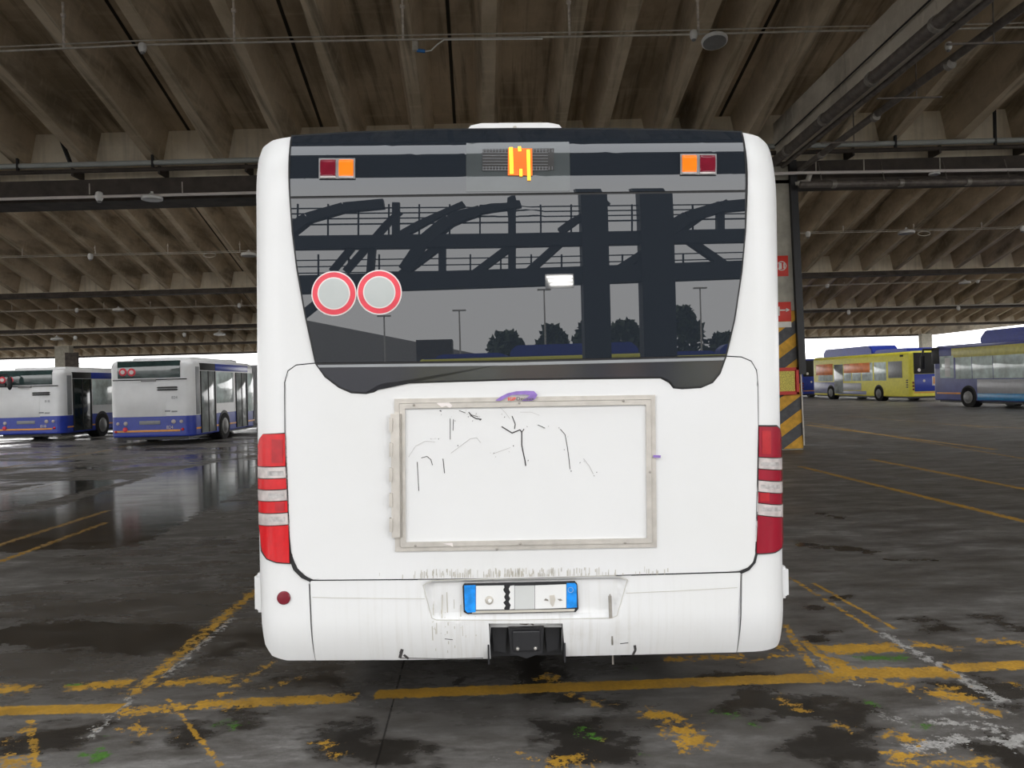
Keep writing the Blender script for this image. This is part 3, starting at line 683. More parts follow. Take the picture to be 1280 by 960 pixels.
# ------------------------------------------------------------------ the white bus
BY = 3.60
BM = Matrix.Translation((.041, BY, CAMH)) @ Matrix.Rotation(R(.55), 4, 'Y') @ Matrix.Rotation(R(1.2), 4, 'Z') @ Matrix.Translation((0, 0, -CAMH))
BMI = BM.inverted()
HW, RC = 1.272, .17
ZT, RT = 2.56, .55
def ys(x, z):
    a = abs(x) - (HW - RC); y = 0.0
    if a > 0: y += RC - math.sqrt(max(0, RC * RC - min(a, RC) ** 2))
    if z > ZT: y += RT - math.sqrt(max(1e-6, RT * RT - (z - ZT) ** 2))
    if z < .62: y += .05 * ((.62 - z) / .2) ** 2
    return y
def bp(px, py, y0=0.0):
    y = y0
    for _ in range(8):
        v = on_plane(BM, 1, y, px, py)
        x = max(-HW, min(HW, v.x)); y = .5 * y + .5 * (ys(x, v.z) + y0)
    return (x, v.z)
def outl(pts, y0=0.0): return [bp(px, py, y0) for px, py in pts]
def smooth_poly(pts, it=1, closed=True):
    for _ in range(it):
        q = []
        n = len(pts)
        for i in range(n):
            a, b = pts[i], pts[(i + 1) % n]
            q += [(a[0] * .75 + b[0] * .25, a[1] * .75 + b[1] * .25), (a[0] * .25 + b[0] * .75, a[1] * .25 + b[1] * .75)]
        pts = q
    return pts
def panel(name, pts, m, parent, off, th, step=.05, yfun=None, xcuts=None, depth_to=None, bev=0.0):
    """plate that follows the rear surface; pts in bus x,z"""
    bm = B()
    f = bm.faces.new([bm.verts.new((x, 0, z)) for x, z in pts])
    bmesh.ops.triangulate(bm, faces=[f])
    x0, x1 = min(p[0] for p in pts), max(p[0] for p in pts); z0, z1 = min(p[1] for p in pts), max(p[1] for p in pts)
    cuts = []
    n = int((x1 - x0) / step)
    cuts += [(0, x0 + (i + 1) * (x1 - x0) / (n + 1)) for i in range(n)]
    for s in (-1, 1):
        for i in range(14):
            t = math.sin(math.pi / 2 * (i + .5) / 14); xx = s * (HW - RC + RC * t)
            if x0 < xx < x1: cuts.append((0, xx))
    n = int((z1 - z0) / step)
    cuts += [(1, z0 + (i + 1) * (z1 - z0) / (n + 1)) for i in range(n)]
    for ax, v in cuts:
        bmesh.ops.bisect_plane(bm, geom=bm.verts[:] + bm.edges[:] + bm.faces[:], dist=1e-5,
                               plane_co=(v, 0, 0) if ax == 0 else (0, 0, v), plane_no=(1, 0, 0) if ax == 0 else (0, 0, 1))
    yf = yfun or ys
    bnd = [e for e in bm.edges if e.is_boundary]
    r = bmesh.ops.extrude_edge_only(bm, edges=bnd)
    back = {g_ for g_ in r['geom'] if isinstance(g_, bmesh.types.BMVert)}
    for v in bm.verts:
        y = yf(v.co.x, v.co.z)
        if v in back: v.co.y = (y - off + th) if depth_to is None else depth_to
        else: v.co.y = y - off
    if bev:
        ed = [e for e in bm.edges if len(e.link_faces) == 2 and sum(v in back for v in e.verts) == 0 and any(any(v in back for v in f_.verts) for f_ in e.link_faces)]
        bmesh.ops.bevel(bm, geom=ed, offset=bev, segments=2, affect='EDGES')
    return obj(name, bm, m, parent, ang=40)
bus = empty('city_bus', BM, 'white city bus seen from behind with two round red stickers on its dark rear window', 'bus')
rr_out = [(322, 700), (321, 560), (321, 400), (321, 230), (322.5, 200), (328, 184), (341, 175), (366, 170.5), (440, 166), (540, 162.5), (640, 161.5), (760, 161.5), (860, 163), (928, 165.5), (948, 170), (960, 180), (967, 195), (969, 215), (972, 400), (977, 560), (980, 700), (981, 760), (979, 795), (973, 808), (955, 813.5), (921, 815.5), (704, 820.5), (704, 790), (612, 790), (612, 823), (394, 825.5), (358, 825.5), (340, 820), (331, 806), (327, 780), (325, 740)]
OUT = outl(rr_out)
bumper = [(388, 726), (640, 723.8), (925, 715.6), (922, 770), (920, 815), (706, 820), (703, 779), (611, 779), (613.5, 823), (500, 824.5), (395, 825), (391, 780)]
BPX = outl([(391, 731), (640, 728.5), (922, 720), (918, 830), (398, 840)])
def ys_shell(x, z): return ys(x, z) + (.07 if inside((x, z), BPX) else 0)
def inside(p, poly):
    x, z = p; c = False; n = len(poly)
    for i in range(n):
        (x1, z1), (x2, z2) = poly[i], poly[i - 1]
        if (z1 > z) != (z2 > z) and x < (x2 - x1) * (z - z1) / (z2 - z1) + x1: c = not c
    return c
OUT = [(max(-HW, min(HW, x)), z) for x, z in OUT]
panel('body_shell', OUT, 'body', bus, 0, 0, .03, yfun=ys_shell, depth_to=11.9)
ztop = max(z for x, z in OUT); zbot = min(z for x, z in OUT)
bm = B(); box(bm, -HW + .02, HW - .02, 11.88, 11.94, zbot, ztop - .05, 0, .02); obj('front_wall', bm, 'body', bus)
bm = B(); box(bm, -1.1, 1.1, .45, 11.5, zbot - .02, zbot + .2); obj('underbody', bm, 'black', bus)
# side windows and wheels, seen when stepping aside
for s in (-1, 1):
    for i in range(6):
        bm = B(); box(bm, s * (HW - .01), s * (HW + .006), .9 + i * 1.8, 2.6 + i * 1.8, 1.35, 2.45, 0, .004); obj('side_window', bm, 'glass', bus)
    for y in (3.3, 9.2):
        bm = B(); tube(bm, (s * (HW - .33), y, .48), (s * (HW + .010), y, .48), .48, 28); wh = obj('wheel', bm, 'tyre', bus)
        bm = B(); tube(bm, (s * (HW - .02), y, .48), (s * (HW + .016), y, .48), .29, 24); obj('rim', bm, 'rim', wh)
        bm = B(); tube(bm, (s * (HW - .36), y, .5), (s * (HW + .005), y, .5), .56, 28); obj('wheel_arch', bm, 'black', bus)
def grow(pts, px):
    cx = sum(p[0] for p in pts) / len(pts); cy = sum(p[1] for p in pts) / len(pts); n = len(pts); out = []
    area = sum(pts[i][0] * pts[(i + 1) % n][1] - pts[(i + 1) % n][0] * pts[i][1] for i in range(n)); sg = 1 if area > 0 else -1
    for i in range(n):
        a, b, c = pts[i - 1], pts[i], pts[(i + 1) % n]
        d1 = Vector((b[0] - a[0], b[1] - a[1])); d2 = Vector((c[0] - b[0], c[1] - b[1]))
        if d1.length < 1e-6 or d2.length < 1e-6: out.append(b); continue
        d1.normalize(); d2.normalize(); nn = Vector((d1.y + d2.y, -d1.x - d2.x))
        if nn.length < .2: nn = Vector((d1.y, -d1.x)) * 2
        nn = nn / max(.7, nn.length ** 2 / 2)
        out.append((b[0] + nn.x * px * sg, b[1] + nn.y * px * sg))
    return out
# engine cover
door = [(357, 500), (357, 478), (361, 464), (371, 457), (397, 454.5), (640, 449), (905, 446), (926, 447), (938, 452), (944.5, 463), (946, 480), (947, 560), (946.5, 640), (944, 688), (941, 701), (934, 709), (922, 713.5), (640, 722), (392, 724), (382, 719), (372, 709), (365, 692), (360, 640), (357.5, 580)]
panel('cover_seal', outl(grow(door, 1.5)), 'gap', bus, .003, .01)
dr = panel('engine_cover', outl(door), 'body', bus, .010, .02, .05, bev=.004)
# wide black seal at the lower corners of the cover
for pts in ([(357, 620), (360, 620), (364, 688), (371, 708), (381, 719), (392, 724), (388, 727), (377, 722), (367, 712), (361, 695)], [(947, 640), (944, 688), (941, 701), (934, 709), (922, 713), (926, 717), (936, 712.5), (944, 703), (947, 690)]):
    panel('corner_seal', outl(pts), 'gap', bus, .007, .01)
# bumper
recess = [(529, 731), (541, 725), (700, 720.5), (768, 719), (784, 724), (771, 769), (764, 772), (640, 774.5), (546, 774.5), (540, 772)]
RX = outl(recess); RXG = outl(grow(recess, 6))
def inside(p, poly):
    x, z = p; c = False; n = len(poly)
    for i in range(n):
        (x1, z1), (x2, z2) = poly[i], poly[i - 1]
        if (z1 > z) != (z2 > z) and x < (x2 - x1) * (z - z1) / (z2 - z1) + x1: c = not c
    return c
def pdist(p, poly):
    d = 9
    for i in range(len(poly)):
        a = Vector(poly[i - 1]); b = Vector(poly[i]); q = Vector(p); t = max(0, min(1, (q - a).dot(b - a) / max(1e-9, (b - a).length_squared)))
        d = min(d, (a + (b - a) * t - q).length)
    return d
def ys_bump(x, z):
    y = ys(x, z)
    if inside((x, z), RX): y += .036 * min(1, pdist((x, z), RX) / .020)
    return y
bumper = [(388, 726), (640, 723.8), (925, 715.6), (922, 770), (920, 815), (706, 820), (703, 779), (611, 779), (613.5, 823), (500, 824.5), (395, 825), (391, 780)]
panel('bumper_seal', outl(grow(bumper, .7)), 'gap', bus, .002, .01, .02, yfun=lambda x, z: ys_bump(x, z) + (.025 if inside((x, z), RXG) else 0))
bmp = panel('bumper', outl(bumper), 'bumper', bus, .006, .02, .016, yfun=ys_bump)
# dirt, chips and a painted crease line on the bumper, kept in the bumper's own surface as small sub-parts
def ribbon(bm, pts, w, y, mi=0):
    for a, b in zip(pts, pts[1:]):
        d = Vector((b[0] - a[0], b[1] - a[1]));
        if d.length < 1e-6: continue
        n = Vector((-d.y, d.x)).normalized() * w / 2
        q = [(a[0] - n.x, a[1] - n.y), (b[0] - n.x, b[1] - n.y), (b[0] + n.x, b[1] + n.y), (a[0] + n.x, a[1] + n.y)]
        A = [bm.verts.new((x, y(x, z) if callable(y) else y, z)) for x, z in q]
        C = [bm.verts.new((x, (y(x, z) if callable(y) else y) - .0012, z)) for x, z in q]
        for fc in (A, C[::-1]): bm.faces.new(fc).material_index = mi
        for i in range(4): bm.faces.new((A[i], C[i], C[(i + 1) % 4], A[(i + 1) % 4])).material_index = mi
bm = B(); yb_ = lambda x, z: ys_bump(x, z) - .0065
for pts, w in (([(501, 816), (503, 811), (500, 822)], .014), ([(505, 818), (511, 823)], .012), ([(793, 806), (794, 812), (791, 818)], .012), ([(775, 804), (785, 803)], .004), ([(556, 798), (566, 799)], .003), ([(500, 822), (560, 823), (604, 822)], .004)):
    ribbon(bm, outl(pts), w, yb_)
obj('chip', bm, 'crack', bmp)
bm = B()
for a_, b_2 in zip(recess, recess[1:] + recess[:1]): ribbon(bm, outl([(a_[0] + (b_2[0] - a_[0]) * t / 8, a_[1] + (b_2[1] - a_[1]) * t / 8) for t in range(9)]), .0035, lambda x, z: ys(x, z) - .0068)
obj('recess_edge', bm, 'grime_shade', bmp)
bm = B(); ribbon(bm, outl([(391, 746), (420, 747), (480, 747.5), (531, 748)]), .003, yb_); ribbon(bm, outl([(782, 741), (850, 738), (921, 734)]), .003, yb_); obj('crease', bm, 'grime_shade', bmp)  # bumper crease painted as a darker line in place of its shade
bm = B()
for pts, w in (([(762, 742), (763, 760), (765, 800), (766, 830)], .008), ([(762, 744), (763, 772)], .016)): ribbon(bm, outl(pts), w, lambda x, z: ys(x, z) - .0085)
obj('strap', bm, 'alud', bmp)
bm = B()
for i in range(190):
    x = random.choice((505 + random.random() * 330, random.gauss(640, 60))); y0 = 709 + random.random() * 9 - (x - 640) * .012
    ribbon(bm, outl([(x, y0), (x, min(y0 + 3 + random.random() * 9, 720.5 - (x - 640) * .018))]), .0012 + random.random() * .0028, lambda x, z: ys(x, z) - .0105)
props(obj('dirt_streaks', bm, 'grime', dr), kind='stuff')
bm = B()
for i in range(26):
    x = 540 + random.random() * 60; y0 = 740 + random.random() * 50
    ribbon(bm, outl([(x, y0), (x + random.random(), y0 + 6 + random.random() * 25)]), .002 + random.random() * .003, yb_)
props(obj('rust_streaks', bm, 'grime', bmp), kind='stuff')
# tow bay behind the notch
x0, z1 = bp(610, 778); x1, z0 = bp(705, 826)
bm = B(); box(bm, x0 - .02, x1 + .02, .16, .40, z0 + .0, z1 + .06)
box(bm, x0 - .01, x1 + .01, .03, .09, z1 - .012, z1 + .04)
for sx in (x0 - .004, x1 - .004): box(bm, sx, sx + .008, .02, .2, z0 + .012, z1)
tb = obj('tow_bay', bm, 'black', bus)
xc = (x0 + x1) / 2
bm = B()
prism(bm, [(xc - .085, z1 - .045), (xc + .085, z1 - .045), (xc + .075, z0 + .05), (xc + .0, z0 + .025), (xc - .075, z0 + .05)], 1, .05, .16)
box(bm, xc - .065, xc + .065, .035, .06, z0 + .062, z1 - .055, 0, .006)
obj('tow_cover', bm, 'black', tb, smooth=False)
for s in (-1, 1):
    bm = B()
    prism(bm, [(s * .09 + xc, z1 - .045), (s * .165 + xc, z1 - .04), (s * .155 + xc, z0 + .05), (s * .10 + xc, z0 + .04)], 1, .09, .16)
    obj('side_flap', bm, 'black', tb, smooth=False)
for s in (-1, 1):
    bm = B(); lathe(bm, [(.009, 0), (.009, .005), (.006, .009), (.002, .010)], Matrix.Translation((xc + s * .042, .035, z0 + .078)) @ Matrix.Rotation(R(90), 4, 'X'), 12); obj('bolt', bm, 'chrome', tb)
bm = B(); poly_tube(bm, [Vector((xc - .03, .08, z1 - .032)), Vector((xc + .0, .07, z1 - .034)), Vector((xc + .02, .07, z1 - .026)), Vector((xc + .035, .08, z1 - .04))], .005, 6); obj('latch', bm, 'pipe', tb)
# license plate
PO = lambda pts, : outl(pts)
yp = lambda off: (lambda x, z: .028 - off)
def flat(name, px, m, parent, y0, th, bev=.003, pts=None):
    o = outl(px) if pts is None else pts
    bm = B(); prism(bm, o, 1, y0 - th, y0)
    return obj(name, bm, m, parent, smooth=False)
pl = flat('license_plate', [(578, 734), (580, 731), (719, 728), (722, 731), (723.5, 762), (720, 766), (584, 768.5), (579.5, 766)], 'black', bus, .03, .018)
flat('blue_band', [(580, 732.5), (594.5, 732), (594.5, 766), (584, 766.5), (581, 763)], 'blue', pl, .012, .003)
flat('blue_band', [(708.5, 729.5), (719, 729.5), (721, 732), (721.5, 760), (708.5, 761)], 'blue', pl, .012, .003)
flat('plate_field', [(595, 733), (630, 732.5), (630.5, 735), (629, 738), (630.5, 741), (632, 743), (630, 747), (632, 751), (629, 754), (632, 758), (630, 761), (630.5, 762.5), (595, 763)], 'plate', pl, .012, .003)
flat('plate_field', [(638, 733), (643, 732.5), (643, 762), (637, 762.5), (638.5, 757), (636, 753), (638, 749), (636, 745), (638, 741), (636, 737)], 'plate', pl, .012, .003)
flat('grey_patch', [(643.5, 733), (668.5, 732.5), (668.5, 762), (643.5, 762.5)], 'plateg', pl, .012, .0032)
flat('plate_field', [(669, 732.5), (708, 731), (708, 760.5), (669, 762)], 'plate', pl, .012, .003)
flat('mud_strip', [(590, 764.5), (719, 762), (718, 765), (590, 767.5)], 'grime', pl, .0125, .002)
x_, z_ = bp(713.5, 738); bm = B()
for i in range(24):
    t0, t1 = 2 * math.pi * i / 24, 2 * math.pi * (i + 1) / 24
    tube(bm, (x_ + .012 * math.cos(t0), .0085, z_ + .012 * math.sin(t0)), (x_ + .012 * math.cos(t1), .0085, z_ + .012 * math.sin(t1)), .0013, 5)
obj('ring_mark', bm, 'bsky', pl)
x_, z_ = bp(611.5, 751); bm = B(); lathe(bm, [(.020, 0), (.018, .006), (.010, .009), (.003, .010)], Matrix.Translation((x_, .009, z_)) @ Matrix.Rotation(R(90), 4, 'X'), 16); obj('plate_screw', bm, 'galv', pl)
bm = B(); lathe(bm, [(.009, 0), (.008, .006), (.003, .007)], Matrix.Translation((x_ + .003, .0, z_)) @ Matrix.Rotation(R(90), 4, 'X'), 12); obj('plate_screw', bm, 'lampw', pl)
flat('emblem', [(687, 745), (693, 744), (694.5, 750), (692, 758), (690.5, 759), (688, 755)], 'galv', pl, .009, .003)
for pts in ([(680, 751), (682, 748.5), (685, 750), (686, 752)], [(697, 749.5), (701, 749), (703.5, 751), (700, 752)]): flat('emblem', pts, 'alud', pl, .009, .002)
# glass: header, window, skirt
gl_l = [(366.5, 171.5), (365, 200), (364.5, 240)]; gl_r = [(930.5, 240), (928.5, 200), (925, 166)]
hdr = [(366.5, 171.5), (440, 167), (540, 163.5), (640, 162.5), (760, 162.5), (860, 164), (925, 166.5), (928.5, 200), (930, 238.5), (640, 242.5), (364.5, 246.5), (365, 200)]
win = [(364.5, 249.5), (640, 245.5), (930, 241.5), (929.5, 290), (925, 340), (916, 400), (905.5, 444), (640, 450.5), (396.5, 453.5), (383, 392), (373, 335), (367.5, 290)]
skt = [(397.5, 456), (640, 453), (905, 446.5), (898, 466), (889, 477), (875, 483), (852, 484.5), (842, 483.5), (835, 474.5), (825, 471), (640, 473.5), (485, 478), (474, 481), (467, 488.5), (458, 490.5), (440, 489.5), (425, 483), (408, 470)]
allg = [(366.5, 171.5), (440, 167), (540, 163.5), (640, 162.5), (760, 162.5), (860, 164), (925, 166.5), (928.5, 200), (930, 240), (929.5, 290), (925, 340), (916, 400), (905.5, 445), (898, 466), (889, 477), (875, 483), (852, 484.5), (842, 483.5), (835, 474.5), (825, 471), (640, 473.5), (485, 478), (474, 481), (467, 488.5), (458, 490.5), (440, 489.5), (425, 483), (408, 470), (396.5, 454), (383, 392), (373, 335), (367.5, 290), (364.5, 248), (365, 200)]
panel('window_seal', outl(grow(allg, 2.2)), 'gap', bus, .011, .02, .04)
hd = panel('header_panel', outl(hdr), 'glass', bus, .016, .01, .02)
wn_ = panel('rear_window', outl(win), 'glass', bus, .016, .01, .06)
sk = panel('window_skirt', outl(skt), 'skirt', bus, .016, .01, .04)
panel('upper_lip', outl([(398, 456.3), (640, 453.2), (904.5, 446.8), (903, 450.5), (640, 457), (400, 459.5)]), 'bgrey', sk, .019, .006)
# round speed stickers
def disc(name, px, py, rpx, m, parent, off):
    x, z = bp(px, py); r = rpx / 265.0; bm = B()
    y = ys(x, z) - off
    lathe(bm, [(r, 0), (r, .0016), (r * .98, .0018)], Matrix.Translation((x, y, z)) @ Matrix.Rotation(R(90), 4, 'X'), 48)
    return obj(name, bm, m, parent)
for px, py, rr in ((418.5, 367.5, 27.6), (475, 366, 27.6)):
    sk_ = disc('round_sticker', px, py, rr, 'stkwhite', bus, .0165)
    disc('red_ring', px, py, rr * .945, 'stkred', sk_, .0185); disc('inner_ring', px, py, rr * .72, 'stkwhite', sk_, .0205); disc('grey_centre', px, py, rr * .665, 'stkgrey', sk_, .0225)
# header lights
def hlight(px0, py0, px1, py1, m, name):
    pts = outl([(px0 - 2, py0 - 2), (px1 + 2, py0 - 2), (px1 + 2, py1 + 3), (px0 - 2, py1 + 3)])
    b_ = panel(name, pts, 'lampg', bus, .024, .012, .02)
    panel('lens', outl([(px0, py0), (px1, py0), (px1, py1), (px0, py1)]), m, b_, .030, .010, .012, bev=.004)
    panel('lens_edge', outl([(px0, py1), (px1, py1), (px1, py1 + 2.2), (px0, py1 + 2.2)]), 'clear', b_, .029, .010, .012)
hlight(402, 201.5, 421, 222, 'redd', 'marker_light'); hlight(425, 201.5, 443, 222, 'amber', 'turn_signal')
hlight(851, 196, 869, 217, 'amber', 'turn_signal'); hlight(873, 196, 892, 217, 'redd', 'marker_light')
# destination display
ds = panel('destination_display', outl([(583, 180), (711, 178.5), (712, 240), (583, 241)]), mat('display_glass', (.062, .070, .072), .04, ior=1.6), bus, .018, .008, .03)
pn_ = panel('led_board', outl([(603, 188), (692, 187), (692, 214), (603, 215)]), 'ledpanel', ds, .021, .006, .03)
bm = B()
for i in range(23):
    px = 604 + i * 3.9; ribbon(bm, outl([(px, 188), (px, 214)]), .0016, lambda x, z: ys(x, z) - .0215)
for j_ in range(8):
    py = 189 + j_ * 3.6; ribbon(bm, outl([(603.5 + i * 9, py) for i in range(10)]), .0016, lambda x, z: ys(x, z) - .0215)
obj('led_grid', bm, 'bgrey', ds)
def leds(name, pts, w, m, off):
    bm = B()
    ribbon(bm, outl(pts), w, lambda x, z: ys(x, z) - off); obj(name, bm, m, ds)
def dense(a, b, n=10): return [(a[0] + (b[0] - a[0]) * i / n, a[1] + (b[1] - a[1]) * i / n) for i in range(n + 1)]
leds('led_halo', dense((650, 187), (650, 221)), .115, 'ledglow', .0225)  # emissive strip that paints the soft glow around the lit columns
leds('led_column', dense((638.5, 186), (639.5, 219)), .017, 'led', .0245)
leds('led_column', dense((660, 189), (661, 227)), .015, 'led', .0245)
leds('led_column', dense((649, 185), (649.5, 191)), .014, 'led', .0245)
leds('led_column', dense((651, 213), (651, 222)), .013, 'led', .0245)
# thin vertical scratch lines on header
# tail lights
def tail(left):
    xa = (323.5, 324.2, 325.2, 326.5, 328) if left else None
    if left:
        rows = [(543.5, 323.5, 357.2), (582.5, 323.0, 357.8), (597, 323, 358.6), (611, 323.2, 359.2), (625, 323.6, 360), (640, 324, 360.6), (655, 324.3, 361.4), (690, 326, 362.8)]
    else:
        rows = [(533, 947.6, 977), (571, 947.4, 978.2), (585.5, 947.2, 978.8), (599.5, 947, 979.2), (614, 946.7, 979.5), (628, 946.5, 979.8), (643, 946, 980), (678, 944.5, 980)]
    full = ([(330, 543), (357.5, 541.5), (358, 590), (360, 640), (363.5, 703.5), (346, 702.5), (334, 698), (327, 688), (323.5, 620), (322.3, 560), (325, 549)] if left
            else [(947.5, 532), (970, 532), (975, 537), (977.5, 548), (979.5, 600), (980.3, 672), (977, 684), (968, 690), (944, 691.5), (946, 640), (947.4, 580)])
    t = panel('tail_light', outl(grow(full, .8)), 'gap', bus, .010, .03, .02)
    kinds = ['red', 'clear', 'red', 'clear', 'red', 'clear', 'red']
    for i, k in enumerate(kinds):
        (ya, la, ra), (yb2, lb, rb) = rows[i], rows[i + 1]
        g_ = 0.6
        if i == 0:
            pts = [(la + 6, ya - 1.0), (ra, ya - 1.5), (rb, yb2 - g_), (lb, yb2 - g_), (la - .5, ya + 14), (la + 2, ya + 5)] if left else [(la, ya), (ra - 7, ya + .3), (ra - 2, ya + 5), (ra, ya + 14), (rb, yb2 - g_), (lb, yb2 - g_)]
        elif i == 6:
            pts = [(la, ya + g_), (ra, ya + g_), (rb, yb2 + 12.5), (347, yb2 + 11.5), (335, yb2 + 7), (328.5, yb2 - 3)] if left else [(la, ya + g_), (ra, ya + g_), (ra, yb2 - 6), (976.5, yb2 + 5), (967, yb2 + 11), (944.8, yb2 + 12.5)]
        else: pts = [(la, ya + g_), (ra, ya + g_), (rb, yb2 - g_), (lb, yb2 - g_)]
        panel('red_lens' if k == 'red' else 'clear_lens', outl(pts), k if left or k != 'red' else mat('deep_red_lens', (.26, .003, .017), .12, ior=1.5), t, .018 if k == 'red' else .021, .02, .012)
tail(True); tail(False)
tls = [o for o in bus.children if o.name.startswith('tail_light')]
for t, a, b in ((tls[0], (341, 549, 355, 578), (345, 627.5, 357, 638)), (tls[1], (951, 538, 962, 567), (948.5, 615.5, 960, 626))):
    for x0, y0, x1, y1 in (a, b): panel('lens_insert', outl([(x0, y0), (x1, y0), (x1, y1), (x0, y1)]), 'redd2', t, .0195, .01, .012)
for px0, py0, px1, py1 in ((336, 588, 356, 594), (337, 616, 357, 622), (338, 645, 358, 651)): panel('clear_insert', outl([(px0, py0), (px1, py0), (px1, py1), (px0, py1)]), 'clear2', tls[0], .0225, .008, .012)
for px0, py0, px1, py1 in ((949, 577, 972, 582), (949, 605, 973, 610), (949, 633, 974, 638)): panel('clear_insert', outl([(px0, py0), (px1, py0), (px1, py1), (px0, py1)]), 'clear2', tls[1], .0225, .008, .012)
bm = B(); x_, z_ = bp(355, 747)
lathe(bm, [(.031, 0), (.031, .012), (.027, .016), (.01, .018)], Matrix.Translation((x_, ys(x_, z_) + .004, z_)) @ Matrix.Rotation(R(90), 4, 'X') , 28); obj('round_reflector', bm, 'maroon', bus)
# seams between bumper and corners are bumper_seal; side mouldings
for px, py0, py1, s in ((317.5, 717, 766, -1), (986, 708, 748, 1)):
    v0 = on_plane(BM, 1, .20, px, py0); v1 = on_plane(BM, 1, .20, px, py1)
    xo = v0.x; bm = B(); xs_ = sorted((s * (HW - .03), xo)); box(bm, xs_[0], xs_[1], .19, 1.4, v1.z, v0.z)
    bmesh.ops.bevel(bm, geom=[e_ for e_ in bm.edges], offset=.016, segments=3, affect='EDGES'); obj('side_moulding', bm, 'body', bus)
# roof hatch
v0 = on_plane(BM, 1, .75, 582, 163); v1 = on_plane(BM, 1, .75, 705, 153)
bm = B(); xs_ = (v0.x, v1.x)
prism(bm, [(xs_[0], v1.z - .045), (xs_[0] + .03, v1.z - .012), (xs_[0] + .09, v1.z), (xs_[1] - .09, v1.z), (xs_[1] - .03, v1.z - .012), (xs_[1], v1.z - .045)], 1, .75, 1.6)
rh = obj('roof_hatch', bm, 'white', bus, smooth=False)
bm = B(); box(bm, xs_[0] + .04, xs_[1] - .04, .80, 1.55, v1.z - .25, v1.z - .04); obj('hatch_base', bm, 'black', rh)
bm = B(); bmesh.ops.create_icosphere(bm, subdivisions=2, radius=.012, matrix=Matrix.Translation(((xs_[0] + xs_[1]) / 2, .745, v1.z - .03))); obj('hatch_knob', bm, 'galv', rh)
# advertising frame
af_o = [(493.5, 498.5), (818, 493.5), (820, 683), (494.5, 688.5)]; af_i = [(507, 510.5), (806, 505.5), (807.5, 671.5), (508, 676.5)]
fo, fi = outl(af_o), outl(af_i)
bm = B()
for i in range(4):
    jn = (i + 1) % 4
    for lo, hi, ya, yb2 in ((0, .5, -.020, -.026), (.5, 1, -.028, -.030)):
        L = lambda a, b, t: (a[0] + (b[0] - a[0]) * t, a[1] + (b[1] - a[1]) * t)
        q = [L(fo[i], fi[i], lo), L(fo[jn], fi[jn], lo), L(fo[jn], fi[jn], hi - .04 * (hi < 1)), L(fo[i], fi[i], hi - .04 * (hi < 1))]
        prism(bm, q, 1, ya, -.005)
fr = obj('advert_frame', bm, 'alu', bus, smooth=False)
bm = B(); prism(bm, [fi[0], fi[1], fi[2], fi[3]], 1, -.016, -.006)
yA = -.0162
cr = [([(627, 533), (640, 541), (650, 537), (652, 540), (652, 556), (654, 566), (656, 575), (657, 582)], .0055, 1), ([(640, 520), (644, 530), (643, 536)], .004, 1), ([(652, 540), (655, 536)], .004, 1),
      ([(586, 515), (590, 520), (595, 523), (602, 524)], .005, 1), ([(588, 518), (598, 521)], .003, 1), ([(574, 513), (582, 516)], .003, 1), ([(563, 523), (563, 549)], .003, 1), ([(567, 524), (566.5, 538)], .003, 1),
      ([(522, 577), (523, 595), (524, 613)], .003, 1), ([(527, 572), (534, 570), (539, 574), (541, 581)], .003, 1), ([(554, 573), (556, 591)], .0035, 1), ([(564, 566), (576, 557), (588, 548), (596, 547), (601, 553)], .002, 2), ([(511, 571), (520, 557), (532, 551), (544, 552)], .0016, 2),
      ([(700, 536), (706, 543), (709, 560), (711, 575), (712, 586)], .003, 1), ([(729, 573), (736, 582), (741, 592)], .003, 2), ([(616, 567), (638, 559)], .002, 2), ([(625, 509), (632, 516), (637, 523)], .0016, 2), ([(672, 531), (677, 533), (681, 535)], .003, 1), ([(650, 515), (664, 515), (674, 519)], .0016, 2), ([(550, 513), (552, 514)], .005, 1)]
for pts, w, mi in cr: ribbon(bm, outl(pts), w, yA, mi)
for i in range(40):
    a = random.choice(cr)[0]; q = random.choice(a); x = q[0] + random.uniform(-6, 6); y = q[1] + random.uniform(-5, 5)
    if 512 < x < 800 and 512 < y < 668: ribbon(bm, outl([(x, y), (x + random.uniform(-1, 1), y + random.uniform(.6, 1.6))]), .002 + random.random() * .002, yA, random.choice((1, 2)))
obj('advert_board', bm, ['white', 'crack', 'scuff'], fr, smooth=False)
# hinge strip
bm = B(); hs = outl([(489.5, 517), (500.5, 516.5), (501.5, 670), (491, 670.5)]); prism(bm, hs, 1, -.036, -.008)
for i in range(5):
    y = 522 + i * 31; prism(bm, outl([(488, y), (492, y), (492, y + 17), (488, y + 17)]), 1, -.042, -.02)
obj('hinge', bm, 'alu', fr, smooth=False)
bm = B(); prism(bm, outl([(500.8, 517), (502.6, 517), (503.6, 670), (501.8, 670)]), 1, -.038, -.03); obj('hinge_gap', bm, 'alud', fr, smooth=False)
for px, py in ((518, 506), (649, 503.5), (778, 501), (520, 680.5), (650, 678), (780, 677), (811, 589), (621, 685)):
    x_, z_ = bp(px, py); bm = B(); lathe(bm, [(.0062, 0), (.006, .003), (.002, .0045)], Matrix.Translation((x_, -.029, z_)) @ Matrix.Rotation(R(90), 4, 'X'), 10); obj('screw', bm, 'alud', fr)
for pts in ([(546, 503.5), (562, 503), (566, 507), (563, 510), (558, 507), (553, 509)], [(554, 678), (566, 677), (567, 682), (563, 680)]):
    bm = B(); prism(bm, outl(pts), 1, -.0315, -.03); obj('glue_spot', bm, 'stkwhite', fr, smooth=False)
